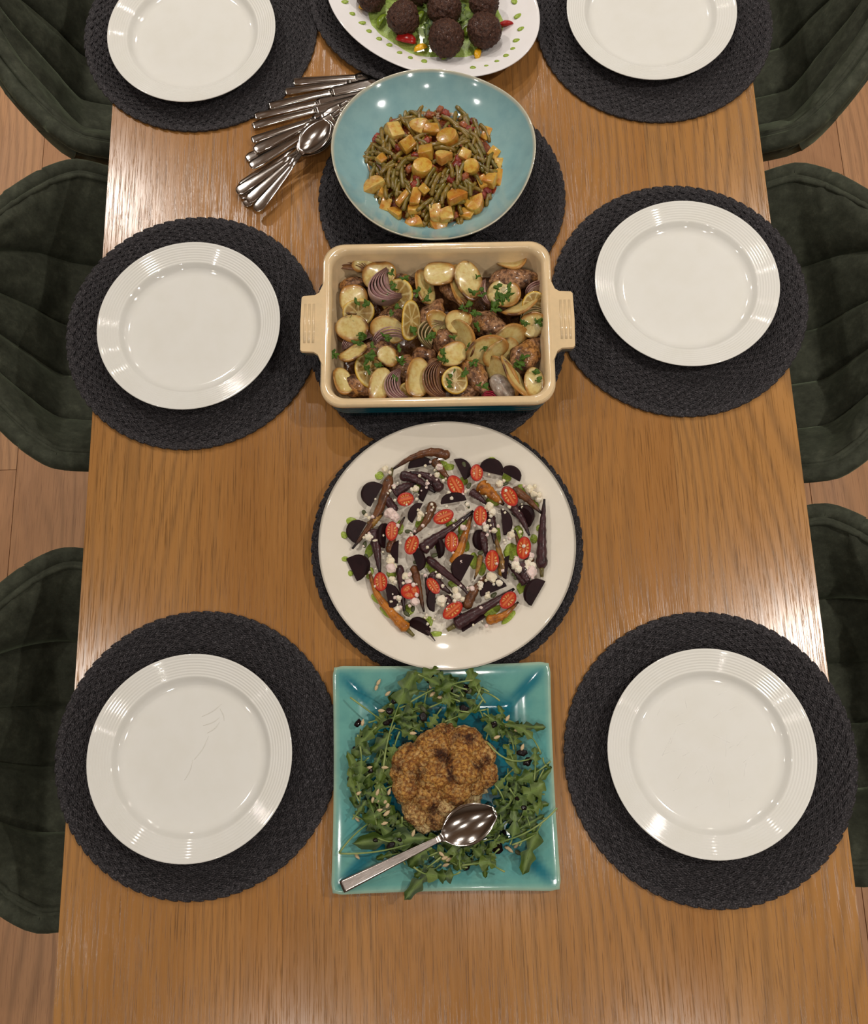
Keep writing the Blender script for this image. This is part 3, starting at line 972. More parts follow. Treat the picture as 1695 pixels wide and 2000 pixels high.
def tomato_mesh(kind):
    def fn(r, a, side):
        x, y = r * math.cos(a), r * math.sin(a)
        if side:
            z = .02 * (1 - r * r) - .12 * sm(.86, 1.0, r) * .3
            c = (.46, .040, .016)
            if r > .90: c = (.36, .010, .006)
            elif kind == 0:      # lengthwise cut: pale core, two seed pockets
                core = 1 - sm(.06, .2, abs(y))
                c = lerp(c, (.60, .16, .055), core * (1 - sm(.6, .95, abs(x))))
                pk = sm(.22, .30, abs(y)) * (1 - sm(.62, .76, r))
                c = lerp(c, (.40, .055, .010), pk)
                sd = pk * sm(.25, .65, math.sin(15 * math.atan2(y, x * .8)) * sm(.25, .4, abs(y)))
                c = lerp(c, (.72, .42, .13), sd)
                z += -.03 * pk + .05 * sd
            else:                # crosswise cut: three pockets of seeds
                pk = sm(.1, .35, math.sin(3 * a + .6) * .5 + .5) * sm(.2, .3, r) * (1 - sm(.66, .78, r))
                c = lerp(c, (.52, .11, .03), pk)
                sd = pk * sm(.3, .8, math.sin(18 * a) * math.sin(r * 24))
                c = lerp(c, (.75, .40, .18), sd)
                z += -.03 * pk + .05 * sd
            return (x, y, z), c
        return (x * 1.0, y * 1.0, -.85 * math.sqrt(max(0, 1 - r * r))), (.33, .009, .006)
    V, F, C = polar(12, 44, fn)
    return mesh('cherry_tomato_half', V, F, M['tomato'], C)
TM = [tomato_mesh(0), tomato_mesh(1)]
for u, v, d, a, b, k in [(890, 948, -60, 22, 15, 0), (931, 923, 90, 18, 12.5, 0), (995, 969, -58, 22, 14, 0), (792, 975, 15, 16.5, 14, 0), (866, 1009, 22, 21, 14.5, 0), (938, 1007, 88, 20, 13.5, 0), (765, 1037, 88, 20.5, 12.5, 0), (804, 1064, 70, 20, 13.5, 0),
        (882, 1058, 90, 20, 13.5, 0), (1023, 1070, 85, 23, 14, 0), (961, 1095, 88, 22, 13.5, 0), (743, 1136, -85, 19, 13.5, 0), (801, 1155, 0, 18.5, 16, 1), (846, 1144, -55, 18, 11, 0), (884, 1192, 40, 23, 14, 0), (992, 1172, 48, 19.5, 14, 0)]:
    m = pxm(u, v, .03)
    o = put('cherry_tomato_half', TM[k], u, v, SZ + .0165, d, (.12 * math.sin(u), .12 * math.cos(v)), (a * m, b * m, .0125))
    where(o, 'halved red cherry tomato', 'tomato', 'cherry tomato halves in the salad', *SAL, o.location.x, o.location.y)
def crumb_mesh(seed, c):
    V, F = ico(2)
    V2 = [p * (1 + .55 * fbm(p * 1.3 + Vector((seed * 7, seed, 2)), 1, 2)) for p in V]
    return mesh('feta_crumb', V2, F, M['feta'], [c] * len(V), smooth=False)
FM = [crumb_mesh(i, ((.84, .74, .55), (.86, .77, .62), (.84, .66, .60))[i % 3]) for i in range(6)]
rnd = random.Random(11)
clusters = [(752, 917, 7), (762, 1003, 12), (772, 1010, 9), (858, 912, 7), (853, 928, 6), (812, 955, 7), (877, 968, 7), (820, 1005, 8), (975, 945, 8), (1033, 955, 9), (1052, 975, 8), (955, 990, 9), (962, 1000, 8), (965, 1036, 6), (949, 1030, 7), (904, 1030, 6), (897, 1094, 6),
            (720, 1050, 8), (733, 1058, 6), (762, 1095, 10), (764, 1110, 10), (766, 1132, 7), (792, 1125, 8), (797, 1136, 7), (811, 1176, 9), (862, 1172, 11), (893, 1165, 9), (889, 1153, 7), (960, 1128, 11), (1007, 1103, 9), (1012, 1112, 8), (1036, 1117, 13), (940, 1140, 5), (1038, 1085, 6), (1042, 965, 7), (857, 1125, 6),
            (776, 1190, 7), (998, 1045, 8), (835, 945, 5), (769, 950, 5), (779, 1168, 6), (912, 985, 5), (940, 1145, 6), (1030, 1100, 8), (922, 1150, 6), (952, 1165, 6)]
nf = 0
def crumb(u, v, s):
    global nf
    m = pxm(u, v, .03)
    s *= 1.2
    o = put('feta_crumb', FM[rnd.randrange(6)], u, v, SZ + .0145 + rnd.uniform(-.002, .003), rnd.uniform(0, 360), (rnd.uniform(0, 6), rnd.uniform(0, 6)), s * m)
    tag(o, 'small white feta crumb scattered over the carrot and beetroot salad', 'cheese', 'feta crumbs on the salad')
    nf += 1
for u, v, s in clusters:
    crumb(u, v, s * .8)
    for k in range(2): crumb(u + rnd.gauss(0, s * .9), v + rnd.gauss(0, s * .9), s * rnd.uniform(.3, .55))
while nf < 290:
    a, r = rnd.uniform(0, 2 * PI), 175 * math.sqrt(rnd.random())
    crumb(876 + r * math.cos(a), 1068 + r * .98 * math.sin(a), rnd.uniform(1.2, 3.2))
seed_me = mesh('pumpkin_seed', *lathe([(.001, -.30), (.5, -.26), (.9, -.1), (1, 0), (.9, .1), (.5, .26), (.001, .30)], 14, lambda a, r, z: (r * math.cos(a) * (1 + .25 * math.cos(a)), .55 * r * math.sin(a), z)), M['seed'], [(.07, .075, .03)] * 98)
for u, v, d in [(711, 1001, -60), (806, 940, 5), (906, 907, -70), (915, 950, 60), (912, 985, -60), (796, 1038, 0), (715, 1087, -70), (765, 1175, 70), (806, 1190, 80), (812, 1098, 10), (958, 1003, 30), (938, 1080, 20), (1005, 1122, 10), (1020, 1107, 0), (963, 1163, 40), (793, 1198, -40), (790, 1215, 20), (712, 1065, 80), (985, 945, 20), (1008, 1128, 40), (740, 1062, -60), (848, 1085, 20)]:
    o = put('pumpkin_seed', seed_me, u, v, SZ + .010, d, (0, .15), pxm(u, v) * 7.5)
    tag(o, 'dark green pumpkin seed scattered among the carrots on the cream platter', 'seed', 'pumpkin seeds in the salad')

# ------------------------------------------------------------------ green bean stew in the pale blue bowl
STC = (BX + .0015, BY - .002)
STW = ('pale blue bowl', STC, .100, .100)
def mound(x, y):
    r = math.hypot((x - STC[0]) / .108, (y - STC[1]) / .110)
    return BZ + .0115 + .0265 * max(0, 1 - r ** 2.4)
def sauce_fn(r, a, side):
    k = 1 + .05 * math.sin(3 * a + 1) + .035 * math.sin(7 * a)
    x, y = .103 * r * k * math.cos(a), .105 * r * k * math.sin(a)
    n = fbm((x * 60, y * 60, 2), 1, 4)
    z = .0085 + .0235 * max(0, 1 - r ** 2.4) + .004 * n * (1 - r ** 4) if side else .0060 + .012 * r ** 4 - .002
    if side and r > .97: z = .0175
    z += .010 * max(0, r - .75) * 4 * .45 if side else 0
    c = lerp((.30, .070, .010), (.15, .028, .006), .5 + 1.4 * n)
    c = lerp(c, (.30, .16, .02), sm(.88, 1.0, r) * .9)
    return (x, y, z), c
V, F, C = polar(22, 72, sauce_fn)
o = obj('stew_sauce', mesh('stew_sauce', V, F, M['stew'], C), None, (STC[0], STC[1], T + BZ))
tag(o, 'chunky tomato and oil sauce pooled between beans in the pale blue bowl', 'sauce')
def chunk(kind, w, h, t, seed):
    rr = random.Random(seed)
    if kind == 'half':       # half a coin
        P = [(w * .5 * math.cos(PI * k / 9), h * (math.sin(PI * k / 9) - .45), z) for k in range(10) for z in (-t / 2, t / 2)]
    elif kind == 'coin':
        P = [(w * .5 * math.cos(2 * PI * k / 12), h * .5 * math.sin(2 * PI * k / 12), z) for k in range(12) for z in (-t / 2, t / 2)]
        P += [(w * .53 * math.cos(2 * PI * k / 12), h * .53 * math.sin(2 * PI * k / 12), 0) for k in range(12)]
    else:
        P = [(sx * w * .5 * rr.uniform(.7, 1.0), sy * h * .5 * rr.uniform(.7, 1.0), sz * t * .5 * rr.uniform(.75, 1.0)) for sx in (-1, 1) for sy in (-1, 1) for sz in (-1, 1)]
        P += [(rr.uniform(-.5, .5) * w, rr.choice((-.52, .52)) * h, rr.uniform(-.2, .2) * t) for _ in range(2)]
    V, F = hull(P, .0012)
    base = rr.choice(((.58, .37, .060), (.60, .43, .110), (.55, .34, .055), (.47, .28, .040)))
    C = [lerp(base, (.44, .12, .012), .7 * sm(-.05, .4, fbm(Vector(q) * 55 + Vector((seed, 0, 0)), 1, 2))) for q in V]
    return mesh('potato_chunk', V, F, M['stew_potato'], C)
POT = [(770, 260, 29, 34, 'w', 20, 0), (797, 282, 30, 24, 'w', 35, 1), (818, 247, 26, 32, 'half', 60, 1), (842, 253, 30, 19, 'w', 5, 1), (744, 311, 20, 16, 'w', 50, 1), (832, 298, 26, 26, 'w', 0, 1), (829, 206, 28, 26, 'w', -20, 0), (785, 224, 22, 16, 'w', 10, 0), (735, 241, 20, 24, 'w', 5, 0),
       (874, 270, 37, 31, 'coin', 0, 1), (850, 207, 24, 20, 'w', 40, 0), (864, 307, 28, 26, 'half', 40, 1), (908, 303, 22, 20, 'w', 60, 1), (940, 238, 20, 24, 'w', 10, 0), (972, 280, 22, 40, 'w', 35, 0), (964, 301, 20, 22, 'w', -30, 0), (950, 262, 18, 24, 'w', -30, 0), (730, 361, 40, 27, 'half', 20, 1),
       (824, 328, 36, 31, 'coin', 30, 1), (753, 401, 20, 24, 'w', -10, 0), (773, 415, 30, 18, 'half', -40, 0), (785, 388, 34, 13, 'w', 45, 1), (812, 384, 20, 32, 'w', -5, 1), (808, 410, 27, 18, 'w', 0, 0), (808, 434, 34, 22, 'half', 0, 0), (827, 371, 18, 18, 'w', 40, 1), (748, 374, 14, 26, 'w', -20, 0),
       (850, 415, 22, 32, 'w', 0, 1), (920, 326, 28, 25, 'coin', 0, 1), (889, 384, 38, 25, 'half', 30, 1), (927, 400, 36, 28, 'half', 195, 1), (942, 356, 20, 24, 'w', 20, 0), (957, 352, 24, 28, 'w', -15, 1), (977, 352, 30, 36, 'coin', 10, 0), (869, 420, 30, 24, 'w', 20, 1), (856, 441, 32, 18, 'half', 180, 0), (911, 418, 26, 18, 'w', -20, 0), (974, 322, 20, 24, 'w', 10, 0)]
taken = []
for i, (u, v, w, h, k, d, up) in enumerate(POT):
    x, y = at(u, v, .035)[:2]
    z = mound(x, y) + (.006 if up else .0015)
    p = at(u, v, z)
    z = mound(p.x, p.y) + (.006 if up else .0015)
    m = pxm(u, v, z)
    o = put('potato_chunk', chunk(k, w * m * 1.13, h * m * 1.13, min(w, h) * m * (.6 if k != 'w' else .8), i * 7 + 1), u, v, z, d, (.35 * math.sin(i * 2.1), .3 * math.cos(i * 1.7)))
    where(o, 'saucy golden potato chunk', 'potato', 'potato chunks in the stew', *STW, o.location.x, o.location.y)
    if up: taken.append((o.location.x, o.location.y, max(w, h) * m * .42))
def bean_mesh(L, bend, seed):
    n = 9
    pts = [((i / (n - 1) - .5) * L, bend * math.sin(PI * i / (n - 1)), .0006 * math.sin(i * 1.7 + seed)) for i in range(n)]
    rad = [.0034 * (1 + .05 * math.sin(i * 2.2 + seed)) * (.72 if i in (0, n - 1) else 1) for i in range(n)]
    V, F = tube(pts, rad, 8, .92)
    c0 = ((.15, .115, .007), (.19, .13, .008), (.115, .095, .007), (.21, .125, .008))[seed % 4]
    return mesh('green_bean', V, F, M['bean'], [lerp(c0, (.20, .13, .03), .5 + fbm(Vector(q) * 120, 1, 2)) for q in V])
BEANS = [bean_mesh(L, b, i) for i, (L, b) in enumerate([(.033, .002), (.028, .0012), (.024, .0006), (.036, .003), (.020, .0), (.030, -.002), (.026, .001), (.034, -.0015)])]
rnd = random.Random(5)
BEX = [(748, 250, 88, 3), (720, 300, 78, 0), (790, 235, 15, 3), (815, 228, -40, 0), (755, 298, -25, 1), (760, 330, 30, 3), (728, 340, 70, 0), (762, 345, 85, 3), (770, 350, 82, 0), (787, 345, 95, 0), (778, 370, 75, 1), (757, 370, 85, 3), (795, 395, 65, 0), (730, 395, -65, 2),
       (850, 285, 5, 3), (900, 258, -45, 3), (905, 225, -45, 0), (880, 240, -40, 3), (930, 275, -55, 3), (915, 285, -50, 0), (895, 285, 25, 3), (940, 290, -60, 2), (868, 292, -8, 3), (878, 330, -75, 3), (902, 335, 75, 0), (852, 360, 65, 3), (860, 375, 60, 0), (870, 380, 70, 3), (905, 425, 80, 3), (893, 397, 15, 1),
       (925, 425, 30, 3), (945, 405, 45, 0), (880, 440, 15, 0), (955, 385, 75, 0), (915, 365, -80, 0), (840, 345, 60, 0), (845, 400, 50, 2), (720, 285, 70, 1), (830, 400, 35, 1), (822, 268, 25, 3), (930, 250, -70, 1), (955, 320, 80, 0), (935, 300, -65, 0), (812, 312, -10, 1), (790, 318, 50, 0), (745, 395, 80, 0)]
nb = 0
def bean(u, v, d, k, dz):
    global nb
    x, y = at(u, v, .035)[:2]
    if math.hypot((x - STC[0]) / .105, (y - STC[1]) / .106) > 1.0: return
    z = mound(x, y) + dz
    p = at(u, v, z)
    sl = (mound(p.x + .004, p.y) - mound(p.x - .004, p.y)) / .008
    o = put('green_bean', BEANS[k], u, v, z, d, (0, rnd.uniform(-.14, .14)), (rnd.uniform(.88, 1.12), 1, 1))
    tag(o, 'cut green bean glossy with tomato sauce in the pale blue bowl', 'bean', 'green beans in the stew')
    nb += 1
for u, v, d, k in BEX: bean(u, v, d, k, .0045)
for i in range(700):
    if nb >= 215: break
    u, v = rnd.uniform(708, 988), rnd.uniform(200, 452)
    x, y = at(u, v, .035)[:2]
    if any(math.hypot(x - a, y - b) < r for a, b, r in taken): continue
    bean(u, v, rnd.gauss(70 if rnd.random() < .6 else -45, 25), rnd.randrange(8), rnd.uniform(-.001, .003))
def lump(name, seed, c, mat, rough=.5):
    V, F = ico(3)
    V2 = [p * (1 + rough * fbm(p * 1.8 + Vector((seed * 5, seed, 1)), 1, 3)) for p in V]
    C = [lerp(c, tuple(q * .35 for q in c), .5 + 1.5 * fbm(p * 3 + Vector((seed, 0, 4)), 1, 2)) for p in V]
    return mesh(name, V2, F, mat, C)
TMB = [lump('tomato_piece', i, ((.36, .045, .012), (.28, .03, .010), (.40, .10, .02))[i % 3], M['lump']) for i in range(4)]
for i, (u, v) in enumerate([(738, 268), (732, 275), (860, 215), (870, 222), (812, 305), (822, 312), (800, 330), (815, 345), (855, 308), (892, 322), (908, 345), (895, 310), (942, 380), (950, 372), (887, 421), (960, 395), (905, 300), (780, 290), (840, 225), (810, 360), (835, 275), (925, 240), (845, 330), (768, 240), (965, 375), (880, 350), (905, 245), (918, 252)]):
    x, y = at(u, v, .035)[:2]
    m = pxm(u, v, .035)
    o = put('tomato_piece', TMB[i % 4], u, v, mound(x, y) + .002, i * 40, (0, 0), (10 * m, 8 * m, 6 * m))
    tag(o, 'soft cooked tomato piece among the beans in the pale blue bowl', 'tomato', 'tomato pieces in the stew')

# minced onion and garlic in the sauce: grains nobody could count
rnd = random.Random(17)
Q = []
for i in range(420):
    a, r = rnd.uniform(0, 2 * PI), math.sqrt(rnd.random()) * .99
    x, y = STC[0] + .102 * r * math.cos(a), STC[1] + .104 * r * math.sin(a)
    z, sz = mound(x, y) + rnd.uniform(-.003, .0055), rnd.uniform(.0009, .0026)
    V, F = ico(1)
    c = rnd.choice(((.34, .17, .045), (.42, .26, .09), (.30, .10, .02), (.26, .045, .012), (.20, .09, .02)))
    Q.append(([(x + p.x * sz * rnd.uniform(.7, 1.5), y + p.y * sz * rnd.uniform(.7, 1.5), T + z + p.z * sz * .8) for p in V], F, [c] * len(V)))
V, F, C = join(Q)
o = obj('minced_onion', mesh('minced_onion', V, F, M['stew'], C))
tag(o, 'minced onion and garlic grains through the stew in the pale blue bowl', 'onion', kind='stuff')

# ------------------------------------------------------------------ roast chicken, potato, lemon and onion in the baking dish
CHZ = .0132 + .0098
CHD = ('baking dish', (DX, DY), .150, .112)
V, F, C = polar(10, 48, lambda r, a, s: ((max(-.136, min(.136, .17 * r * math.cos(a))), max(-.099, min(.099, .13 * r * math.sin(a))), (.0115 + .0018 * fbm((r * 4, a, 1), 1, 3)) if s else .0072), lerp((.20, .085, .022), (.07, .025, .010), .5 + 1.3 * fbm((r * 3 * math.cos(a), r * 3 * math.sin(a), 3), 1, 3))))
o = obj('pan_juices', mesh('pan_juices', V, F, M['stew'], C), None, (DX, DY, T + .0132), (0, 0, math.radians(-1)))
tag(o, 'brown oily pan juices pooled in the bottom of the baking dish', 'sauce')
def chicken_piece(L, Wd, H, seed, drum=True):
    n, m = 22, 22
    secs, C = [], []
    for i in range(n):
        t = i / (n - 1)
        env = math.sin(PI * min(1, max(0.0, t)) ) ** .45
        w = env * ((1.0 - .52 * sm(.35, .95, t)) if drum else (1 - .15 * t))
        ring = []
        for k in range(m):
            a = 2 * PI * k / m
            p = Vector(((t - .5) * L, .5 * Wd * w * math.cos(a), .5 * H * w * math.sin(a)))
            nn = fbm(p * 60 + Vector((seed * 3, seed, 0)), 1, 4)
            d = Vector((0, math.cos(a), math.sin(a)))
            p += d * .16 * nn * Wd * env
            ring.append(p)
            f = fbm(Vector((p.x * 34, p.y * 60, p.z * 60)) + Vector((seed * 9, 2, seed)), 1, 5)
            c = lerp((.46, .25, .125), (.29, .125, .048), .5 + 1.6 * nn)
            c = lerp(c, (.055, .021, .009), sm(.02, .22, f) * .92)
            c = lerp(c, (.46, .20, .035), .7 * sm(.12, .4, fbm(p * 30 + Vector((seed, 9, 2)), 1, 2)))
            C.append(c)
        secs.append(ring)
    V, F = loft(secs)
    return mesh('chicken_piece', V, F, M['chicken'], C)
CHK = [(695, 556, 66, 34, 10, 0), (790, 550, 62, 36, 0, 0), (886, 572, 66, 36, 150, 1), (1010, 545, 112, 52, 5, 1), (846, 612, 74, 50, 60, 1), (770, 618, 80, 48, 30, 0), (958, 638, 96, 60, -18, 1), (868, 668, 60, 50, -30, 1), (828, 694, 48, 38, 10, 1), (1030, 692, 98, 60, 50, 1),
       (930, 738, 100, 52, -55, 1), (912, 764, 74, 40, 20, 0), (795, 720, 60, 66, 90, 0), (700, 756, 74, 50, -20, 1), (809, 582, 26, 26, 0, 0), (690, 650, 70, 50, 0, 0), (985, 590, 80, 50, 0, 0), (740, 690, 80, 60, 0, 0), (860, 720, 70, 60, 30, 0), (990, 760, 70, 40, 0, 0)]
for i, (u, v, w, h, d, up) in enumerate(CHK):
    z = CHZ + (.020 if up else .013)
    m = pxm(u, v, z)
    o = put('chicken_piece', chicken_piece(w * m, h * m, h * m * .8, i, i % 3 != 2), u, v, z, d)
    where(o, 'browned roast chicken piece', 'chicken', 'chicken pieces in the baking dish', *CHD, o.location.x, o.location.y)
def slice_mesh(kind, w, h, th, bend, seed):
    def fn(r, a, side):
        k = 1 + .05 * math.sin(2 * a + seed) + .03 * math.sin(3 * a + seed * 2)
        x, y = w * .5 * r * k * math.cos(a), h * .5 * r * k * math.sin(a)
        z = (th * .5 * (1 - .5 * r ** 6) if side else -th * .5 * (1 - .5 * r ** 6)) + bend * ((2 * x / w) ** 2 - .4) * h + .0012 * math.sin(3 * a + seed) * r * r
        n = fbm((x * 70 + seed, y * 70, seed), 1, 3)
        if kind == 'potato':
            c = lerp((.56, .43, .14), (.66, .55, .26), .5 + n)
            rim = sm(.70, 1.0, r + .16 * n + .13 * math.sin(a + seed))
            c = lerp(c, (.36, .15, .022), rim * .9)
            c = lerp(c, (.085, .028, .008), sm(.02, .40, fbm((math.cos(a) * 1.5, math.sin(a) * 1.5, seed), 1, 2)) * sm(.74, .96, r))
        else:
            c = (.55, .38, .09)
            spoke = abs(math.sin(4 * a + seed))
            if r > .90: c = (.60, .36, .02)
            elif r > .80: c = (.64, .52, .22)
            else:
                c = lerp((.58, .47, .22), (.34, .22, .06), sm(.12, .4, spoke) * sm(.08, .2, r))
                c = lerp(c, (.16, .075, .02), .6 * sm(.1, .5, n))
        return (x, y, z), c
    V, F, C = polar(9, 40, fn)
    return mesh('potato_slice' if kind == 'potato' else 'lemon_slice', V, F, M['potato' if kind == 'potato' else 'lemon'], C)
PS = [(740, 538, 66, 60, 0, 1, .0, (.1, 0)), (858, 534, 62, 64, 20, 2, .02, (-.2, .1)), (915, 548, 52, 84, 8, 2, .03, (.1, .25)), (899, 556, 46, 84, 8, 1, .02, (0, .35)), (829, 560, 40, 74, 10, 1, .05, (0, .65)), (690, 585, 54, 66, 5, 1, .0, (.05, .12)), (984, 573, 64, 60, -10, 1, .02, (.1, -.1)),
      (688, 642, 64, 50, 8, 2, -.04, (.35, 0)), (757, 645, 76, 44, -10, 1, .02, (.5, 0)), (690, 688, 62, 38, 25, 2, .06, (-.5, 0)), (896, 628, 52, 48, -20, 2, .18, (.2, -.2)), (757, 696, 42, 40, -25, 2, -.06, (.1, .25)), (742, 752, 42, 74, -22, 2, .03, (0, .4)), (816, 738, 50, 80, -10, 2, .06, (0, .5)),
      (884, 692, 64, 46, 22, 2, .03, (.1, .1)), (950, 685, 84, 38, 15, 2, .08, (.9, 0)), (990, 668, 90, 34, 32, 1, .08, (1.05, 0)), (978, 690, 80, 30, 32, 1, .05, (1.1, 0)), (1014, 600, 78, 42, 25, 2, .10, (-.8, 0)), (1040, 634, 52, 40, -8, 2, .08, (.6, 0)), (982, 735, 96, 36, -52, 1, .05, (.9, 0)),
      (1006, 738, 100, 36, -58, 2, .06, (-.9, 0)), (1043, 748, 40, 66, 0, 2, .03, (0, -.15)), (669, 744, 38, 56, 15, 2, .10, (0, .5)), (862, 640, 46, 56, 60, 1, .12, (.8, 0)), (905, 660, 80, 30, -60, 2, .1, (1.0, 0)), (1000, 515, 56, 36, 10, 1, .15, (-.7, 0)), (708, 518, 44, 22, 10, 1, .12, (.6, 0)), (848, 525, 30, 20, 40, 0, 0, (.2, 0))]
for i, (u, v, w, h, d, up, bend, tl) in enumerate(PS):
    z = CHZ + (.016, .027, .035)[up]
    m = pxm(u, v, z)
    fy, fx = 1 / max(.5, math.cos(tl[0])), 1 / max(.5, math.cos(tl[1]))
    o = put('potato_slice', slice_mesh('potato', w * m * fx, h * m * fy, .0042, bend, i * 1.3), u, v, z, d, tl)
    where(o, 'golden roast potato slice', 'potato', 'potato slices in the baking dish', *CHD, o.location.x, o.location.y)
LS = [(700, 612, 62, 50, 0, 1, (.45, 0)), (775, 578, 60, 66, 20, 1, (.1, -.5)), (802, 626, 36, 80, -8, 2, (0, .7)), (720, 724, 54, 74, 15, 1, (0, .35)), (888, 743, 46, 58, -25, 2, (0, .4)), (797, 768, 34, 40, 10, 1, (.3, .3)), (1041, 590, 48, 26, 15, 2, (.8, 0))]
for i, (u, v, w, h, d, up, tl) in enumerate(LS):
    z = CHZ + (.018, .026, .035)[up]
    m = pxm(u, v, z)
    o = put('lemon_slice', slice_mesh('lemon', w * m / max(.5, math.cos(tl[1])), h * m / max(.5, math.cos(tl[0])), .0045, .03, i * 1.9), u, v, z, d, tl)
    where(o, 'roasted lemon slice', 'lemon', 'lemon slices in the baking dish', *CHD, o.location.x, o.location.y)
def onion_mesh(L, Wd, H, layers, seed, tone):
    """a wedge of onion: nested curved layers with a shared root end; returns the outer skin and each inner layer"""
    out = []
    for q in range(layers):
        f = 1 - q / (layers + .6)
        V, C = [], []
        ns, na = 15, 7
        for side in (0, 1):
            for i in range(ns):
                t = -1 + 2 * i / (ns - 1)
                s = (1 - abs(t) ** 2.2) ** .62 if abs(t) < 1 else 0
                for j in range(na):
                    b = (-.62 + 1.24 * j / (na - 1)) * (1.25 - .2 * f)
                    r = Wd * (.18 + .82 * f) * (.06 + .94 * s) - side * Wd * .055
                    V.append((t * L * .5 * (.72 + .28 * f), r * math.cos(b) - .5 * Wd, r * math.sin(b) * H / Wd))
                    e = sm(.55, 1.0, abs(2 * j / (na - 1) - 1))
                    n = fbm((t * 3, j + seed, q), 1, 2)
                    c = lerp(tone[0], tone[1], .5 + n)
                    c = lerp(c, tone[2], e * (.35 + .3 * (q % 2)))
                    c = lerp(c, (.07, .025, .015), sm(.70, 1.0, abs(t)) * .7)
                    C.append(c)
        F = []
        h = ns * na
        for i in range(ns - 1):
            for j in range(na - 1):
                qd = (i * na + j, i * na + j + 1, (i + 1) * na + j + 1, (i + 1) * na + j)
                F.append(qd); F.append(tuple(h + k for k in qd[::-1]))
            for j in (0, na - 1):
                a, b = i * na + j, (i + 1) * na + j
                F.append((a, b, h + b, h + a) if j == 0 else (b, a, h + a, h + b))
        for i in (0, ns - 1):
            for j in range(na - 1):
                a, b = i * na + j, i * na + j + 1
                F.append((b, a, h + a, h + b) if i == 0 else (a, b, h + b, h + a))
        out.append(mesh('onion_layer', V, F, M['onion'], C))
    return out
TON = {'p': ((.42, .27, .24), (.50, .36, .28), (.17, .045, .075)), 'd': ((.28, .13, .065), (.36, .20, .09), (.06, .014, .018)), 'w': ((.52, .42, .22), (.46, .44, .18), (.26, .12, .07)), 'k': ((.40, .02, .06), (.5, .05, .1), (.45, .03, .08))}
OS = [(748, 568, 72, 58, 118, 6, 'p', 2), (690, 520, 66, 26, -8, 4, 'd', 1), (772, 758, 70, 42, 105, 6, 'p', 2), (847, 746, 84, 44, 98, 6, 'd', 2), (694, 664, 66, 26, 25, 4, 'p', 1), (760, 658, 72, 34, 10, 4, 'p', 1), (1048, 562, 56, 22, 20, 3, 'p', 2), (838, 652, 62, 44, 62, 4, 'w', 2), (1038, 617, 56, 34, 20, 4, 'w', 2), (946, 572, 56, 16, 100, 3, 'p', 2), (958, 774, 34, 18, -20, 3, 'k', 1), (905, 600, 50, 24, -60, 3, 'd', 1)]
for i, (u, v, L, w, d, n, tn, up) in enumerate(OS):
    z = CHZ + (.014, .024, .031)[up]
    m = pxm(u, v, z)
    ly = onion_mesh(L * m, w * m, w * m * .8, n, i, TON[tn])
    r = empty('onion_wedge', at(u, v, z), ang(u, v, d, z))
    r.rotation_euler = (-.45, 0, ang(u, v, d, z))
    for k, me in enumerate(ly): obj('onion_layer', me, r)
    where(r, 'charred red onion wedge' if tn != 'w' else 'pale soft onion wedge', 'onion', 'onion wedges in the baking dish', *CHD, r.location.x, r.location.y)
m = pxm(981, 757, .05)
o = put('pearl_onion', lump('pearl_onion', 3, (.50, .42, .34), M['lump'], .06), 981, 757, CHZ + .027, -50, (0, 0), (32 * m, 20 * m, 15 * m))
tag(o, 'shiny grey whole small onion at the right front of the baking dish', 'onion')
def herb_mesh(seed):
    rr = random.Random(seed)
    V, F, C = [], [], []
    def fn(r, a, side):
        k = .75 + .35 * math.sin(2.5 * a + seed) + .2 * math.sin(5 * a + seed * 2)
        return (r * k * math.cos(a), r * k * .7 * math.sin(a), (.10 if side else 0) + .3 * r * r * math.cos(2 * a + seed)), lerp((.036, .088, .006), (.080, .150, .012), rr.random())
    V, F, C = polar(3, 16, fn)
    return mesh('parsley_flake', V, F, M['leaf'], C)
HM = [herb_mesh(i) for i in range(6)]
rnd = random.Random(21)
def flake(u, v, s, h):
    o = put('parsley_flake', HM[rnd.randrange(6)], u, v, h, rnd.uniform(0, 360), (rnd.uniform(-.4, .4), rnd.uniform(-.4, .4)), s * pxm(u, v, h))
    tag(o, 'chopped green parsley flake scattered over the roast chicken', 'herb', 'parsley flakes in the baking dish')
for u, v, n in [(765, 533, 1), (790, 543, 1), (762, 558, 2), (755, 582, 2), (697, 592, 1), (717, 592, 2), (777, 601, 1), (765, 612, 1), (812, 570, 2), (845, 578, 2), (932, 540, 1), (923, 570, 1), (941, 565, 2), (965, 558, 2), (975, 582, 4), (985, 580, 4), (968, 598, 4), (995, 572, 2), (908, 607, 3), (930, 612, 2), (1026, 627, 2), (1050, 625, 4), (681, 625, 2), (708, 655, 3),
        (703, 668, 2), (657, 692, 2), (750, 665, 2), (758, 663, 1), (728, 676, 1), (724, 697, 5), (718, 722, 1), (742, 718, 2), (779, 682, 1), (784, 703, 2), (773, 738, 1), (838, 655, 3), (808, 648, 1), (884, 658, 1), (932, 638, 1), (934, 670, 2), (917, 678, 1), (942, 682, 2), (864, 692, 4), (862, 702, 3), (880, 732, 2), (904, 731, 2), (876, 748, 2), (930, 708, 2), (988, 714, 1), (1014, 712, 4), (1020, 704, 2), (1047, 732, 3), (946, 751, 2), (955, 660, 1)]:
    for k in range(n): flake(u + rnd.gauss(0, 4.5) * (n > 1), v + rnd.gauss(0, 4.5) * (n > 1), rnd.uniform(7, 12), CHZ + .0385 + .001 * k)

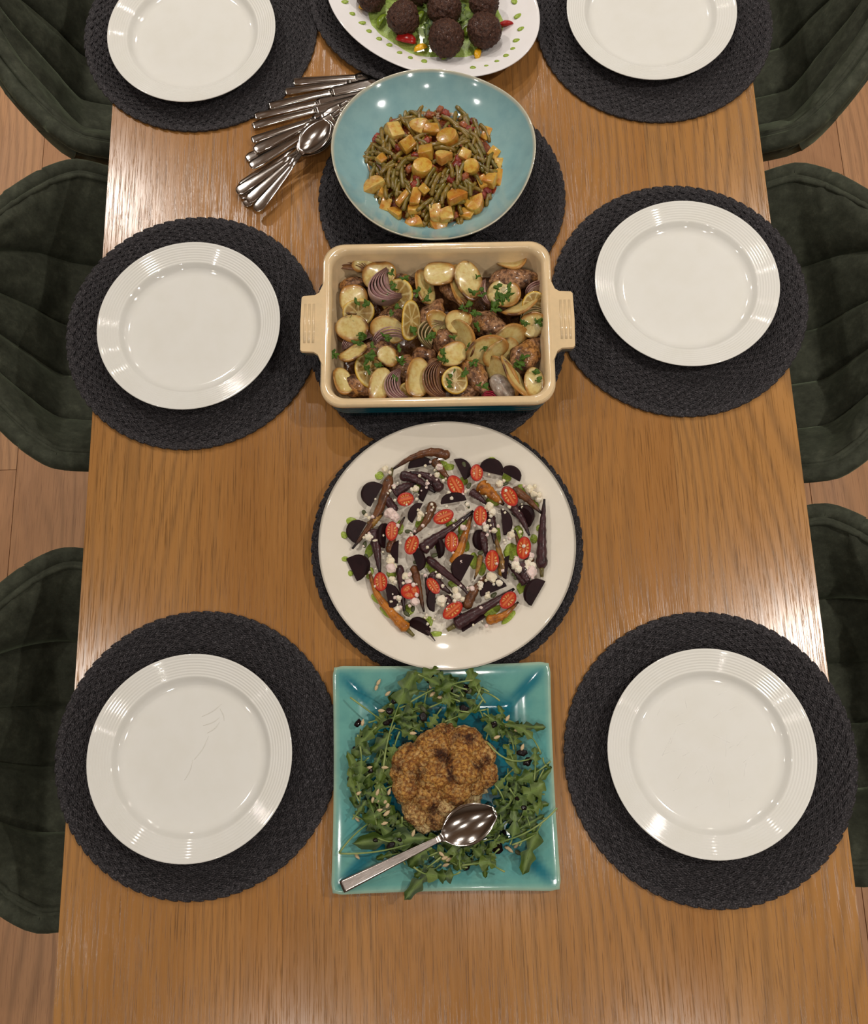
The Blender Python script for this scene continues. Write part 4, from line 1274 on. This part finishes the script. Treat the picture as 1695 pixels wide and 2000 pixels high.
# ------------------------------------------------------------------ meatballs on the oval platter
OVZ = .0132 + .0054
OVP = ('oval platter', (OX, OY), .15, .11)
def sauce_oval(r, a, side):
    k = 1 + .06 * math.sin(3 * a + .7) + .04 * math.sin(8 * a)
    x, y = .122 * r * k * math.cos(a), .090 * r * k * math.sin(a)
    n = fbm((x * 70, y * 70, 6), 1, 3)
    return (x, y, (.0022 + .0012 * n if side and r < .97 else 0.0)), lerp((.30, .42, .075), (.42, .53, .15), .5 + 1.3 * n)
V, F, C = polar(16, 64, sauce_oval)
o = obj('green_sauce', mesh('green_sauce', V, F, M['herb'], C), None, (OX, OY, T + OVZ - .0003), (0, 0, ORZ))
tag(o, 'pale green herb sauce spread under the meatballs on the oval platter', 'sauce')
def meatball_mesh(seed):
    V, F = ico(5)
    V2, C = [], []
    for p in V:
        n = fbm(p * 1.2 + Vector((seed * 5, 0, seed)), 1, 2)
        f = fbm(p * 6.5 + Vector((seed, 3, 0)), 1, 3)
        h = 1 - abs(fbm(p * 4.2 + Vector((seed, 8, 1)), 1, 2)) * 2
        V2.append(p * (.97 + .14 * n + .16 * f + .07 * h))
        C.append(lerp((.052, .019, .011), (.105, .042, .022), .5 + 1.3 * f))
    return mesh('meatball', V2, F, M['meat'], C)
MB = [meatball_mesh(i) for i in range(4)]
for i, (u, v, r) in enumerate([(724, -8, 28), (788, 36, 31), (818, -18, 26), (868, 16, 32), (871, 74, 33), (945, 8, 28), (946, 60, 32), (905, -45, 30), (760, -55, 30), (850, -60, 29)]):
    m = pxm(u, v, .04)
    o = put('meatball', MB[i % 4], u, v, OVZ + r * m * .86, i * 77, (0, 0), (r * m, r * m, r * m * .86))
    where(o, 'dark browned meatball', 'meatball', 'meatballs on the oval platter', *OVP, o.location.x, o.location.y)
for i, (u, v, a, b, d) in enumerate([(672, 4, 9, 4.5, 8), (687, 27, 6.5, 4.5, 0), (706, 45, 9, 4, 8), (720, 61, 6, 4.5, 0), (740, 76, 6, 4.5, 0), (760, 88, 6.5, 4.5, 0), (780, 103, 5.5, 4, 0), (801, 113, 5, 4, 0), (828, 120, 6, 5, 0), (924, 133, 6.5, 5, -10), (950, 129, 5, 3, 0), (971, 120, 5.5, 3.5, 0), (989, 109, 6.5, 4.5, 0), (1002, 95, 5.5, 3.5, 5), (1009, 79, 8, 4.5, 8), (1018, 56, 8, 4.5, 20), (1012, 31, 10, 5, 25), (1005, 3, 6, 7, 60)]):
    dx, dy = at(u, v, .03).x - OX, at(u, v, .03).y - OY
    ca, sa = math.cos(-ORZ), math.sin(-ORZ)
    q = math.hypot((dx * ca - dy * sa) / OA, (dx * sa + dy * ca) / OB)
    h = .0132 + float(np.interp(q, [.6, .68, .74, .82, .93, .98], [.0052, .0075, .0135, .0172, .0220, .0245]))
    m = pxm(u, v, h)
    o = put('sauce_dot', blob_drop('sauce_dot', a * m, b * m, .0014, i * 2.3, M['herb'], (.32, .42, .055), .12), u, v, h + .0002, d)
    where(o, 'green sauce dot', 'sauce', 'sauce dots around the oval platter', *OVP, o.location.x, o.location.y)
def wedge_mesh(c, ci, seed):
    """a wedge of cherry tomato: two cut faces and a round skin"""
    P = []
    for i in range(13):
        t = -1 + 2 * i / 12
        s = math.sqrt(max(0, 1 - t * t))
        for k in range(7):
            b = PI * (.12 + .56 * k / 6)
            P.append((t, s * math.cos(b) * .62, s * math.sin(b) * .62))
        P.append((t * .95, 0, 0))
    V, F = hull(P)
    C = [lerp(ci, c, sm(.25, .55, math.hypot(q[1], q[2]) / max(.2, math.sqrt(max(.02, 1 - q[0] ** 2))))) for q in V]
    return mesh('tomato_wedge', V, F, M['tomato'], C)
WK = {'y': (wedge_mesh((.78, .42, .015), (.80, .50, .10), 0), 'yellow tomato wedge'), 'r': (wedge_mesh((.36, .012, .010), (.42, .04, .02), 1), 'red tomato wedge'), 'g': (wedge_mesh((.17, .25, .018), (.30, .36, .05), 2), 'green tomato wedge')}
for u, v, d, L, k, rl in [(718, 17, -8, 19, 'y', .4), (793, 81, -12, 22, 'r', .3), (822, 97, 18, 15, 'y', .2), (747, 43, 60, 17, 'g', -.2), (871, 108, 50, 14, 'g', .5), (933, 107, 80, 13, 'y', .3), (988, 52, 5, 17, 'r', -.4), (823, 33, 70, 13, 'g', 0), (912, 62, 80, 12, 'g', 0), (700, -12, 20, 15, 'r', 0)]:
    m = pxm(u, v, .03)
    o = put('tomato_wedge', WK[k][0], u, v, OVZ + .005, d, (rl, 0), (L * m, L * m * 1.15, L * m * 1.0))
    where(o, WK[k][1], 'tomato', None, *OVP, o.location.x, o.location.y)

# ------------------------------------------------------------------ leaves
LEAFC = [((.036, .068, .008), (.066, .108, .012)), ((.020, .042, .005), (.040, .072, .009)), ((.075, .112, .018), (.105, .150, .026))]
def leaf(P0, P1, width, stem, seed, bow=0.0, arch=.006, lobes=2.5, shade=0, flat=False):
    """rocket leaf from stem end P0 to tip P1 (world points): a lobed blade and a pale stalk"""
    rr = random.Random(seed)
    P0, P1 = Vector(P0), Vector(P1)
    c = (P0 + P1) / 2
    d = P1 - P0
    L = d.length
    side = d.cross(Vector((0, 0, 1))).normalized()
    def mid(t):
        return P0 + d * t + side * (bow * L * 4 * t * (1 - t)) + Vector((0, 0, arch * 4 * t * (1 - t))) - c
    V, F, C = [], [], []
    n = 30
    ph = rr.uniform(0, 2)
    fold = rr.uniform(.15, .55) if not flat else .08
    tw = rr.uniform(-.5, .5) if not flat else 0
    ca, cb = LEAFC[shade % 3]
    for i in range(n + 1):
        t = i / n
        tt = stem + (1 - stem) * t
        env = (.18 + .82 * math.sin(PI * min(1, t * .62 + .30)) ** 1.0) * min(1, t / .10 + .08) * (1 - sm(.86, 1.0, t) * .93)
        sw = (lobes * t + ph) % 1.0
        lob = 1 - .72 * (1 - sm(.62, .9, t)) * (sw / .72 if sw < .72 else (1 - sw) / .28) ** 1.2
        w = width * .5 * env * lob
        m = mid(tt)
        s2 = (side * math.cos(tw * t) + Vector((0, 0, 1)) * math.sin(tw * t))
        for q in (-1, -.55, 0, .55, 1):
            skew = .12 * width * abs(q)
            z = fold * abs(q) * w * (1 + .35 * math.sin(9 * t + seed + q)) - .04 * width * q * q
            V.append(m + s2 * (w * q) + d.normalized() * skew + Vector((0, 0, z)))
            cc = lerp(ca, cb, .5 + .5 * math.sin(7 * t + seed + 2 * q))
            if q == 0: cc = lerp(cc, (.17, .24, .06), .75)
            C.append(cc)
    for i in range(n):
        for j in range(4):
            a = i * 5 + j
            F.append((a, a + 1, a + 6, a + 5))
    o = obj('rocket_leaf', mesh('rocket_leaf', V, F, M['leaf'], C), None, c)
    if stem > .02:
        pts = [mid(stem * k / 7 * 1.0) for k in range(8)] + [mid(stem + (1 - stem) * .45), mid(stem + (1 - stem) * .7)]
        rad = [.0012, .0012, .0012, .00115, .0011, .001, .001, .0009, .0006, .0003]
        SV, SF = tube(pts, rad, 6)
        obj('stalk', mesh('stalk', SV, SF, M['leaf'], [lerp((.32, .38, .14), (.13, .20, .04), min(1, (k // 6) / 8)) for k in range(len(SV))]), o)
    return o
LFG = 'rocket leaves on the square plate'
def rocket(u0, v0, u1, v1, w, stem, seed, h0=.018, h1=.018, **k):
    m = pxm((u0 + u1) / 2, (v0 + v1) / 2, .02)
    o = leaf(at(u0, v0, h0), at(u1, v1, h1), w * m, stem, seed, **k)
    return o
SQP = ('square turquoise plate', (SQX, SQY), .12, .12)
# leaves whose place in the photograph is plain
for i, (u0, v0, u1, v1, w, st, bow, h0, h1, nm) in enumerate([
        (748, 1508, 812, 1312, 44, .62, -.06, .030, .034, 'long-stalked rocket leaf'), (852, 1638, 692, 1648, 46, .08, .03, .026, .027, 'broad lobed rocket leaf'), (800, 1330, 858, 1308, 30, .1, 0, .030, .030, 'upright rocket leaf'),
        (662, 1667, 720, 1608, 5, .9, -.05, .030, .026, 'bare rocket stalk'), (663, 1667, 800, 1648, 5, .9, .04, .030, .036, 'bare rocket stalk'), (1088, 1578, 968, 1646, 10, .85, -.08, .034, .028, 'pale curved rocket stalk'),
        (1058, 1606, 1022, 1706, 36, .12, .04, .026, .024, 'lobed rocket leaf'), (862, 1688, 792, 1756, 34, .08, .05, .030, .030, 'drooping rocket leaf'), (700, 1592, 678, 1470, 24, .35, .10, .026, .028, 'curled rocket leaf'), (684, 1362, 752, 1412, 7, .8, .0, .032, .028, 'bare rocket stalk'),
        (952, 1450, 1058, 1470, 6, .9, .24, .034, .030, 'arched rocket stalk'), (1055, 1470, 985, 1415, 22, .3, .16, .030, .032, 'curved rocket leaf'), (944, 1365, 925, 1392, 8, .8, 0, .034, .030, 'bare rocket stalk'), (938, 1345, 930, 1366, 5, .9, 0, .034, .032, 'bare rocket stalk'),
        (795, 1375, 848, 1345, 5, .95, 0, .036, .036, 'pale rocket stalk'), (735, 1420, 692, 1480, 34, .1, .06, .030, .024, 'broad rocket leaf'), (720, 1480, 682, 1530, 26, .1, .06, .028, .022, 'broad rocket leaf'), (975, 1658, 945, 1700, 26, .2, .08, .028, .024, 'lobed rocket leaf'),
        (950, 1672, 948, 1714, 14, .2, .05, .030, .024, 'narrow rocket leaf'), (1060, 1480, 1076, 1500, 14, .4, .2, .030, .026, 'curled rocket leaf'), (1010, 1560, 1060, 1530, 44, .15, .05, .030, .032, 'broad lobed rocket leaf'), (995, 1540, 1040, 1590, 36, .2, .05, .030, .030, 'lobed rocket leaf'),
        (840, 1655, 800, 1690, 40, .1, .05, .034, .028, 'broad rocket leaf'), (880, 1640, 905, 1690, 36, .15, .05, .032, .026, 'lobed rocket leaf'), (745, 1540, 768, 1590, 30, .15, .05, .030, .024, 'lobed rocket leaf'), (905, 1360, 872, 1322, 30, .15, .05, .030, .030, 'lobed rocket leaf'), (1000, 1650, 1048, 1628, 5, .9, .02, .034, .030, 'bare rocket stalk'), (735, 1610, 718, 1560, 12, .4, .05, .030, .026, 'narrow rocket leaf')]):
    o = rocket(u0, v0, u1, v1, w, st, i, h0, h1, bow=bow, arch=.004, shade=i)
    where(o, nm, 'leaf', LFG, *SQP, o.location.x, o.location.y)
rnd = random.Random(33)
nl = 0
while nl < 150:
    a = rnd.uniform(0, 2 * PI)
    r = rnd.uniform(.62, 1.08)
    u, v = 873 + 170 * r * math.cos(a), 1520 - 178 * r * math.sin(a)
    if v > 1690 and (u < 800 or u > 930): continue
    if u > 960 and v < 1400 or u < 720 and v < 1385: continue
    if u > 985 and v > 1635: continue
    p = at(u, v, .02)
    base = sq_h(p.x, p.y)
    lay = rnd.random()
    near = math.hypot((u - 912) / 72, (v - 1605) / 62) < 1 or (660 < u < 860 and abs((v - 1733) + (u - 667) * .508) < 22)
    lay = min(lay, .25) if near else lay
    h = base + .006 + .016 * lay * (1.1 - abs(r - .85))
    L = rnd.uniform(38, 78)
    dr = a + PI / 2 * rnd.choice((-1, 1)) + rnd.gauss(0, .7)
    du, dv = L / 2 * math.cos(dr), -L / 2 * math.sin(dr)
    o = rocket(u - du, v - dv, u + du, v + dv, rnd.uniform(16, 34), rnd.uniform(.12, .5), 100 + nl, h + rnd.uniform(-.002, .006), h + rnd.uniform(-.002, .004), bow=rnd.uniform(-.16, .16), arch=rnd.uniform(.001, .007), lobes=rnd.uniform(1.5, 3), shade=nl)
    tag(o, 'dark green rocket leaf tangled in the salad around the roasted cauliflower', 'leaf', LFG)
    nl += 1
for i, (u0, v0, u1, v1, w) in enumerate([(825, 5, 850, 38, 22), (838, 60, 842, 20, 16), (893, 45, 930, 25, 26), (905, 30, 900, 5, 18), (835, 40, 832, 70, 16), (838, 68, 828, 85, 12), (905, 38, 925, 45, 14)]):
    m = pxm(u0, v0, .04)
    o = leaf(at(u0, v0, OVZ + .012), at(u1, v1, OVZ + .016), w * m, .1, 300 + i, arch=.003, shade=i)
    where(o, 'small green rocket leaf', 'leaf', None, *OVP, o.location.x, o.location.y)

# ------------------------------------------------------------------ roasted cauliflower, seeds, dressing, serving spoon
cz = .0095
cc0 = at(862, 1522, .03)
cauli = empty('roasted_cauliflower', (cc0.x, cc0.y, T + cz))
tag(cauli, 'whole golden roasted cauliflower with charred spots in the middle of the square turquoise plate', 'cauliflower')
def floret(cx, cy, czz, rx, ry, rz, seed, pale=0.0, lev=4):
    V, F = ico(lev)
    V2, C = [], []
    for p in V:
        b = fbm(p * 1.5 + Vector((seed * 4, 1, seed)), 1, 2)
        f = fbm(p * 3.4 + Vector((seed, 7, 2)), 1, 2)
        g = fbm(p * 13 + Vector((2, seed, 5)), 1, 2)
        q = p * (.93 + .20 * b + .17 * (1 - 2.4 * abs(f)) + .06 * g)
        V2.append((cx + q.x * rx, cy + q.y * ry, max(-.002, czz + q.z * rz)))
        top = sm(-.3, .55, p.z)
        w = Vector((cx + q.x * rx, cy + q.y * ry, 0)) * 45
        roast = fbm(w, 1, 3)
        c = lerp((.70, .56, .28), (.58, .30, .065), top * (1 - pale))
        c = lerp(c, (.30, .115, .022), (1 - pale) * top * sm(-.20, .40, roast + .3 * f))
        c = lerp(c, (.66, .52, .26), (1 - sm(.02, .10, abs(f))) * .0 + .75 * sm(.16, .24, abs(f)) * (1 - top * .5))
        c = lerp(c, (.070, .026, .010), (1 - pale * .6) * sm(.12, .42, roast + .5 * g) * top)
        C.append(c)
    o = obj('floret', mesh('floret', V2, F, M['cauli'], C), cauli)
for i, (u, v, r, h, pale) in enumerate([(805, 1492, 46, 30, 0), (850, 1462, 44, 32, 0), (905, 1455, 44, 30, 0), (938, 1475, 34, 24, .1), (948, 1512, 30, 22, 0), (900, 1500, 44, 38, 0), (850, 1510, 46, 40, 0), (800, 1535, 40, 28, .05), (835, 1552, 38, 32, .1), (885, 1540, 38, 32, .05), (868, 1570, 34, 24, .65), (815, 1582, 34, 22, .3), (850, 1592, 32, 20, .3), (828, 1608, 24, 14, .85), (895, 1570, 28, 20, .4), (925, 1528, 30, 20, .1), (870, 1440, 32, 24, .0), (790, 1510, 32, 20, .0)]):
    p = at(u, v, cz + .02)
    m = pxm(u, v, .03)
    hz = h * .001
    floret(p.x - cc0.x, p.y - cc0.y, hz * .62, r * m * .84, r * m * .84, hz * .66, i, pale, 5)
pk = pxm(862, 1520, .02)
floret(0, 0, .010, 82 * pk, 78 * pk, .013, 40, 1.0, 5)
floret(.0, .0, .016, 55 * pk, 52 * pk, .013, 41, .9, 4)
SFM = mesh('sunflower_seed', *lathe([(.001, -.6), (.24, -.42), (.36, -.05), (.30, .30), (.12, .62), (.001, .75)], 10, lambda a, r, z: (z, r * math.cos(a) * .9, r * math.sin(a) * .6)), M['seed'], [(.56, .42, .24)] * 60)
sf = [(739, 1333, 60), (757, 1355, 40), (844, 1356, 40), (841, 1340, 80), (708, 1412, 80), (744, 1388, 0), (751, 1499, 0), (1010, 1426, 0), (991, 1403, 60), (992, 1417, 0), (699, 1550, 30), (728, 1562, 80), (739, 1566, -10), (752, 1566, 30), (754, 1590, 30), (731, 1601, 60), (750, 1608, 10), (697, 1599, -50), (697, 1672, -50), (807, 1628, 70), (862, 1668, -40), (868, 1676, 20), (876, 1679, 30), (991, 1656, -20), (996, 1660, -40), (1008, 1652, 50), (862, 1515, 20), (806, 1432, 0), (735, 1343, 70), (757, 1573, 60), (720, 1500, 20), (755, 1588, 40), (760, 1547, 70), (737, 1548, 70), (870, 1690, 20), (860, 1362, 0), (740, 1583, 20), (970, 1440, 20), (1020, 1460, 70), (880, 1345, 20)]
for u, v, d in sf:
    p = at(u, v, .03)
    o = put('sunflower_seed', SFM, u, v, max(sq_h(p.x, p.y) + .003, .050 if (u, v) == (862, 1515) else .031 if sq_h(p.x, p.y) < .014 and (u, v) not in ((697, 1672), (1008, 1652), (996, 1660), (991, 1656)) else 0), d, (0, 0), pxm(u, v, .03) * 11)
    tag(o, 'small pale sunflower seed scattered on the rocket leaves of the turquoise plate', 'seed', 'sunflower seeds on the square plate')
for i, (u, v, d) in enumerate([(917, 1350, 70), (1011, 1665, -40), (750, 1580, 40), (826, 1384, -50), (757, 1578, 30), (704, 1498, 0), (748, 1553, -20), (735, 1590, 30)]):
    o = put('pumpkin_seed', seed_me, u, v, .030 if i != 1 else .010, d, (0, .1), pxm(u, v) * 8)
    tag(o, 'brown pumpkin seed lying on the square turquoise plate among rocket leaves', 'seed', 'pumpkin seeds on the square plate')
rnd = random.Random(8)
bl = [(972, 1660, 12, 17, .0075), (699, 1412, 9, 6, .028), (842, 1328, 11, 9, .030), (760, 1388, 7, 7, .032), (755, 1412, 7, 6, .03), (763, 1408, 5, 5, .03), (826, 1400, 9, 8, .03), (905, 1385, 10, 8, .03), (965, 1415, 7, 6, .031), (692, 1465, 7, 6, .02), (723, 1505, 6, 6, .03), (733, 1575, 12, 10, .02), (725, 1590, 8, 8, .02), (716, 1558, 4, 3, .012),
      (733, 1641, 6, 4, .036), (762, 1652, 10, 6, .035), (818, 1668, 12, 8, .03), (912, 1692, 6, 10, .022), (1019, 1470, 12, 7, .03), (1030, 1488, 10, 8, .03), (1022, 1578, 5, 8, .034), (1010, 1560, 5, 4, .034), (985, 1627, 4, 8, .012), (885, 1350, 10, 7, .03), (910, 1345, 9, 7, .03), (770, 1370, 6, 5, .033), (1052, 1556, 5, 4, .03), (940, 1680, 7, 4, .026), (780, 1640, 5, 4, .036), (900, 1525, 0, 0, 0)]
for i, (u, v, a, b, h) in enumerate(bl):
    if not a: continue
    m = pxm(u, v, h)
    o = put('dressing_drop', blob_drop('dressing_drop', a * m, b * m, .0022, i * 3.1, M['balsamic'], (0, 0, 0), .5), u, v, h, i * 50)
    where(o, 'black balsamic dressing drop', 'dressing', 'dressing drops on the square plate', *SQP, o.location.x, o.location.y)

def ribbon(st, ny, th):
    """closed strip from stations (x, half width, z, hollow depth)"""
    V, F = [], []
    for side in (0, 1):
        for x, w, z, dp in st:
            for j in range(ny + 1):
                q = -1 + 2 * j / ny
                V.append((x, w * q, z - dp * (1 - q * q) - side * th * (1 - .6 * q ** 6)))
    n1 = ny + 1
    h = len(st) * n1
    for i in range(len(st) - 1):
        for j in range(ny):
            q = (i * n1 + j, (i + 1) * n1 + j, (i + 1) * n1 + j + 1, i * n1 + j + 1)
            F.append(q); F.append(tuple(h + k for k in q[::-1]))
        for j in (0, ny):
            a, b = i * n1 + j, (i + 1) * n1 + j
            F.append((a, h + a, h + b, b) if j == 0 else (b, h + b, h + a, a))
    for i in (0, len(st) - 1):
        for j in range(ny):
            a, b = i * n1 + j, i * n1 + j + 1
            F.append((b, h + b, h + a, a) if i == 0 else (a, h + a, h + b, b))
    return V, F
def bowl_stations(x0, L, W, dep, n=22, z0=0.0):
    out = []
    for i in range(n + 1):
        t = i / n
        w = W * .5 * (math.sin(PI * (t * .94 + .03)) ** .62) * (1 - .20 * (t - .55))
        out.append((x0 + L * t, max(w, .0025), z0 + .0015 * math.sin(PI * t), dep * math.sin(PI * t) ** .8))
    return out
# big serving spoon lying across the square plate
def serving_spoon():
    p0, p1 = at(667, 1733, .0250), at(850, 1640, .0435)
    pb = at(968, 1584, .0475)
    d = (pb - p0)
    L = d.length
    lh = (p1 - p0).length
    r = empty('serving_spoon', p0)
    r.rotation_euler = (0, -math.atan2(d.z, math.hypot(d.x, d.y)), math.atan2(d.y, d.x))
    H = [(0, .0072, 0, 0), (.004, .0080, 0, 0)] + [(lh * t, .0080 - .0042 * t ** 1.1, .0015 * math.sin(PI * t), 0) for t in (.1, .25, .4, .55, .7, .85, 1.0)] + [(lh + .007, .0048, .0004, .0004)]
    obj('handle', mesh('handle', *ribbon(H, 6, .0026), M['steel_worn']), r)
    obj('spoon_bowl', mesh('spoon_bowl', *ribbon([(lh + .006, .0048, .0004, .0004)] + bowl_stations(lh + .010, L - lh - .010, .049, .0105), 12, .0012), M['steel']), r)
    tag(r, 'large steel serving spoon leaning on the cauliflower and the plate corner', 'spoon')
serving_spoon()

# ------------------------------------------------------------------ cutlery fan beside the bowl
def knife_parts():
    H = [(0, .0040, 0, 0), (.003, .0062, 0, 0)] + [(.003 + .095 * t, .0066 - .0016 * t, .0006 * math.sin(PI * t), -.0012) for t in (.1, .3, .5, .7, .9, 1)] + [(.102, .0062, 0, -.001)]
    B = [(.102, .0062, 0, 0), (.108, .0085, 0, 0), (.15, .0095, 0, 0), (.185, .0092, 0, 0), (.205, .006, 0, 0), (.214, .0012, 0, 0)]
    return [('handle', ribbon(H, 6, .0046)), ('blade', ribbon(B, 4, .0014))]
def handle_stations(L, wide):
    return [(0, .0025, 0, 0), (.0025, wide * .72, .0002, -.0004), (.008, wide, .0006, -.0006), (.03, wide * .92, .001, -.0008), (.06, wide * .68, .0015, -.0008), (.085, wide * .45, .0025, -.0006), (L, .0027, .0045, -.0005)]
def spoon_parts():
    return [('handle', ribbon(handle_stations(.112, .0092), 6, .0022)), ('spoon_bowl', ribbon([(.111, .0027, .0045, -.0004)] + bowl_stations(.116, .064, .043, .0075, 20, .0055), 10, .0011))]
def fork_parts():
    P = [('handle', ribbon(handle_stations(.115, .0085), 6, .0022)), ('fork_head', ribbon([(.114, .0027, .0045, -.0004), (.124, .006, .004, .0004), (.134, .0115, .0030, .0012), (.150, .0122, .003, .0012), (.153, .012, .0032, .0010)], 8, .0013))]
    for k in range(4):
        y = -.0093 + .0062 * k
        V, F = ribbon([(.152, .0019, .0026, 0), (.170, .0016, .0030, 0), (.185, .0013, .0045, 0), (.196, .0005, .0068, 0)], 2, .0013)
        P.append(('tine', ([(x, q + y, z) for x, q, z in V], F)))
    return P
CUT = {'knife': [(n, mesh(n, *g, M['steel'])) for n, g in knife_parts()], 'spoon': [(n, mesh(n, *g, M['steel'])) for n, g in spoon_parts()], 'fork': [(n, mesh(n, *g, M['steel'])) for n, g in fork_parts()]}
Z5 = lambda zx, zy: (450 + zx / 5.65, 130 + zy / 5.65)
FAN = [('knife', (690, 165), (1200, 128), .006, 'topmost knife of the cutlery fan'), ('knife', (600, 275), (1200, 190), .006, 'second knife from the top of the cutlery fan'), ('knife', (420, 432), (1200, 258), .0075, 'third knife from the top of the cutlery fan'),
       ('knife', (262, 548), (1100, 370), .006, 'fourth knife from the top of the cutlery fan'), ('knife', (242, 655), (1000, 462), .0075, 'fifth knife from the top of the cutlery fan'), ('knife', (232, 812), (950, 575), .010, 'lowest knife of the cutlery fan'),
       ('fork', (258, 925), (880, 650), 0.0125, 'uppermost fork of the cutlery fan'), ('fork', (170, 1025), (880, 690), 0.0040, 'fork half hidden under the other forks'), ('fork', (216, 1105), (850, 760), 0.0155, 'broad-handled fork in the middle of the cutlery fan'), ('fork', (100, 1335), (800, 860), 0.0085, 'lowest fork of the cutlery fan'),
       ('spoon', (100, 1440), (780, 1020), 0.0060, 'spoon at the bottom of the nested spoons'), ('spoon', (66, 1388), (790, 985), 0.0095, 'spoon with the farthest reaching handle tip'), ('spoon', (152, 1530), (770, 1040), 0.0030, 'spoon whose handle tip peeps out below'),
       ('spoon', (186, 1488), (780, 1010), 0.0130, 'second spoon from the top of the nested spoons'), ('spoon', (275, 1588), (880, 935), 0.0165, 'top spoon with its handle nearest the viewer')]
for kind, a, b, h, lab in FAN:
    pa, pb = at(*Z5(*a), h), at(*Z5(*b), h)
    r = empty('table_' + kind, pa)
    d = pb - pa
    r.rotation_euler = (0, {'knife': 0, 'fork': -.015, 'spoon': -.075}[kind], math.atan2(d.y, d.x))
    for n, me in CUT[kind]: obj(n, me, r)
    tag(r, 'steel ' + lab, kind, 'cutlery fanned out beside the blue bowl')
settle()
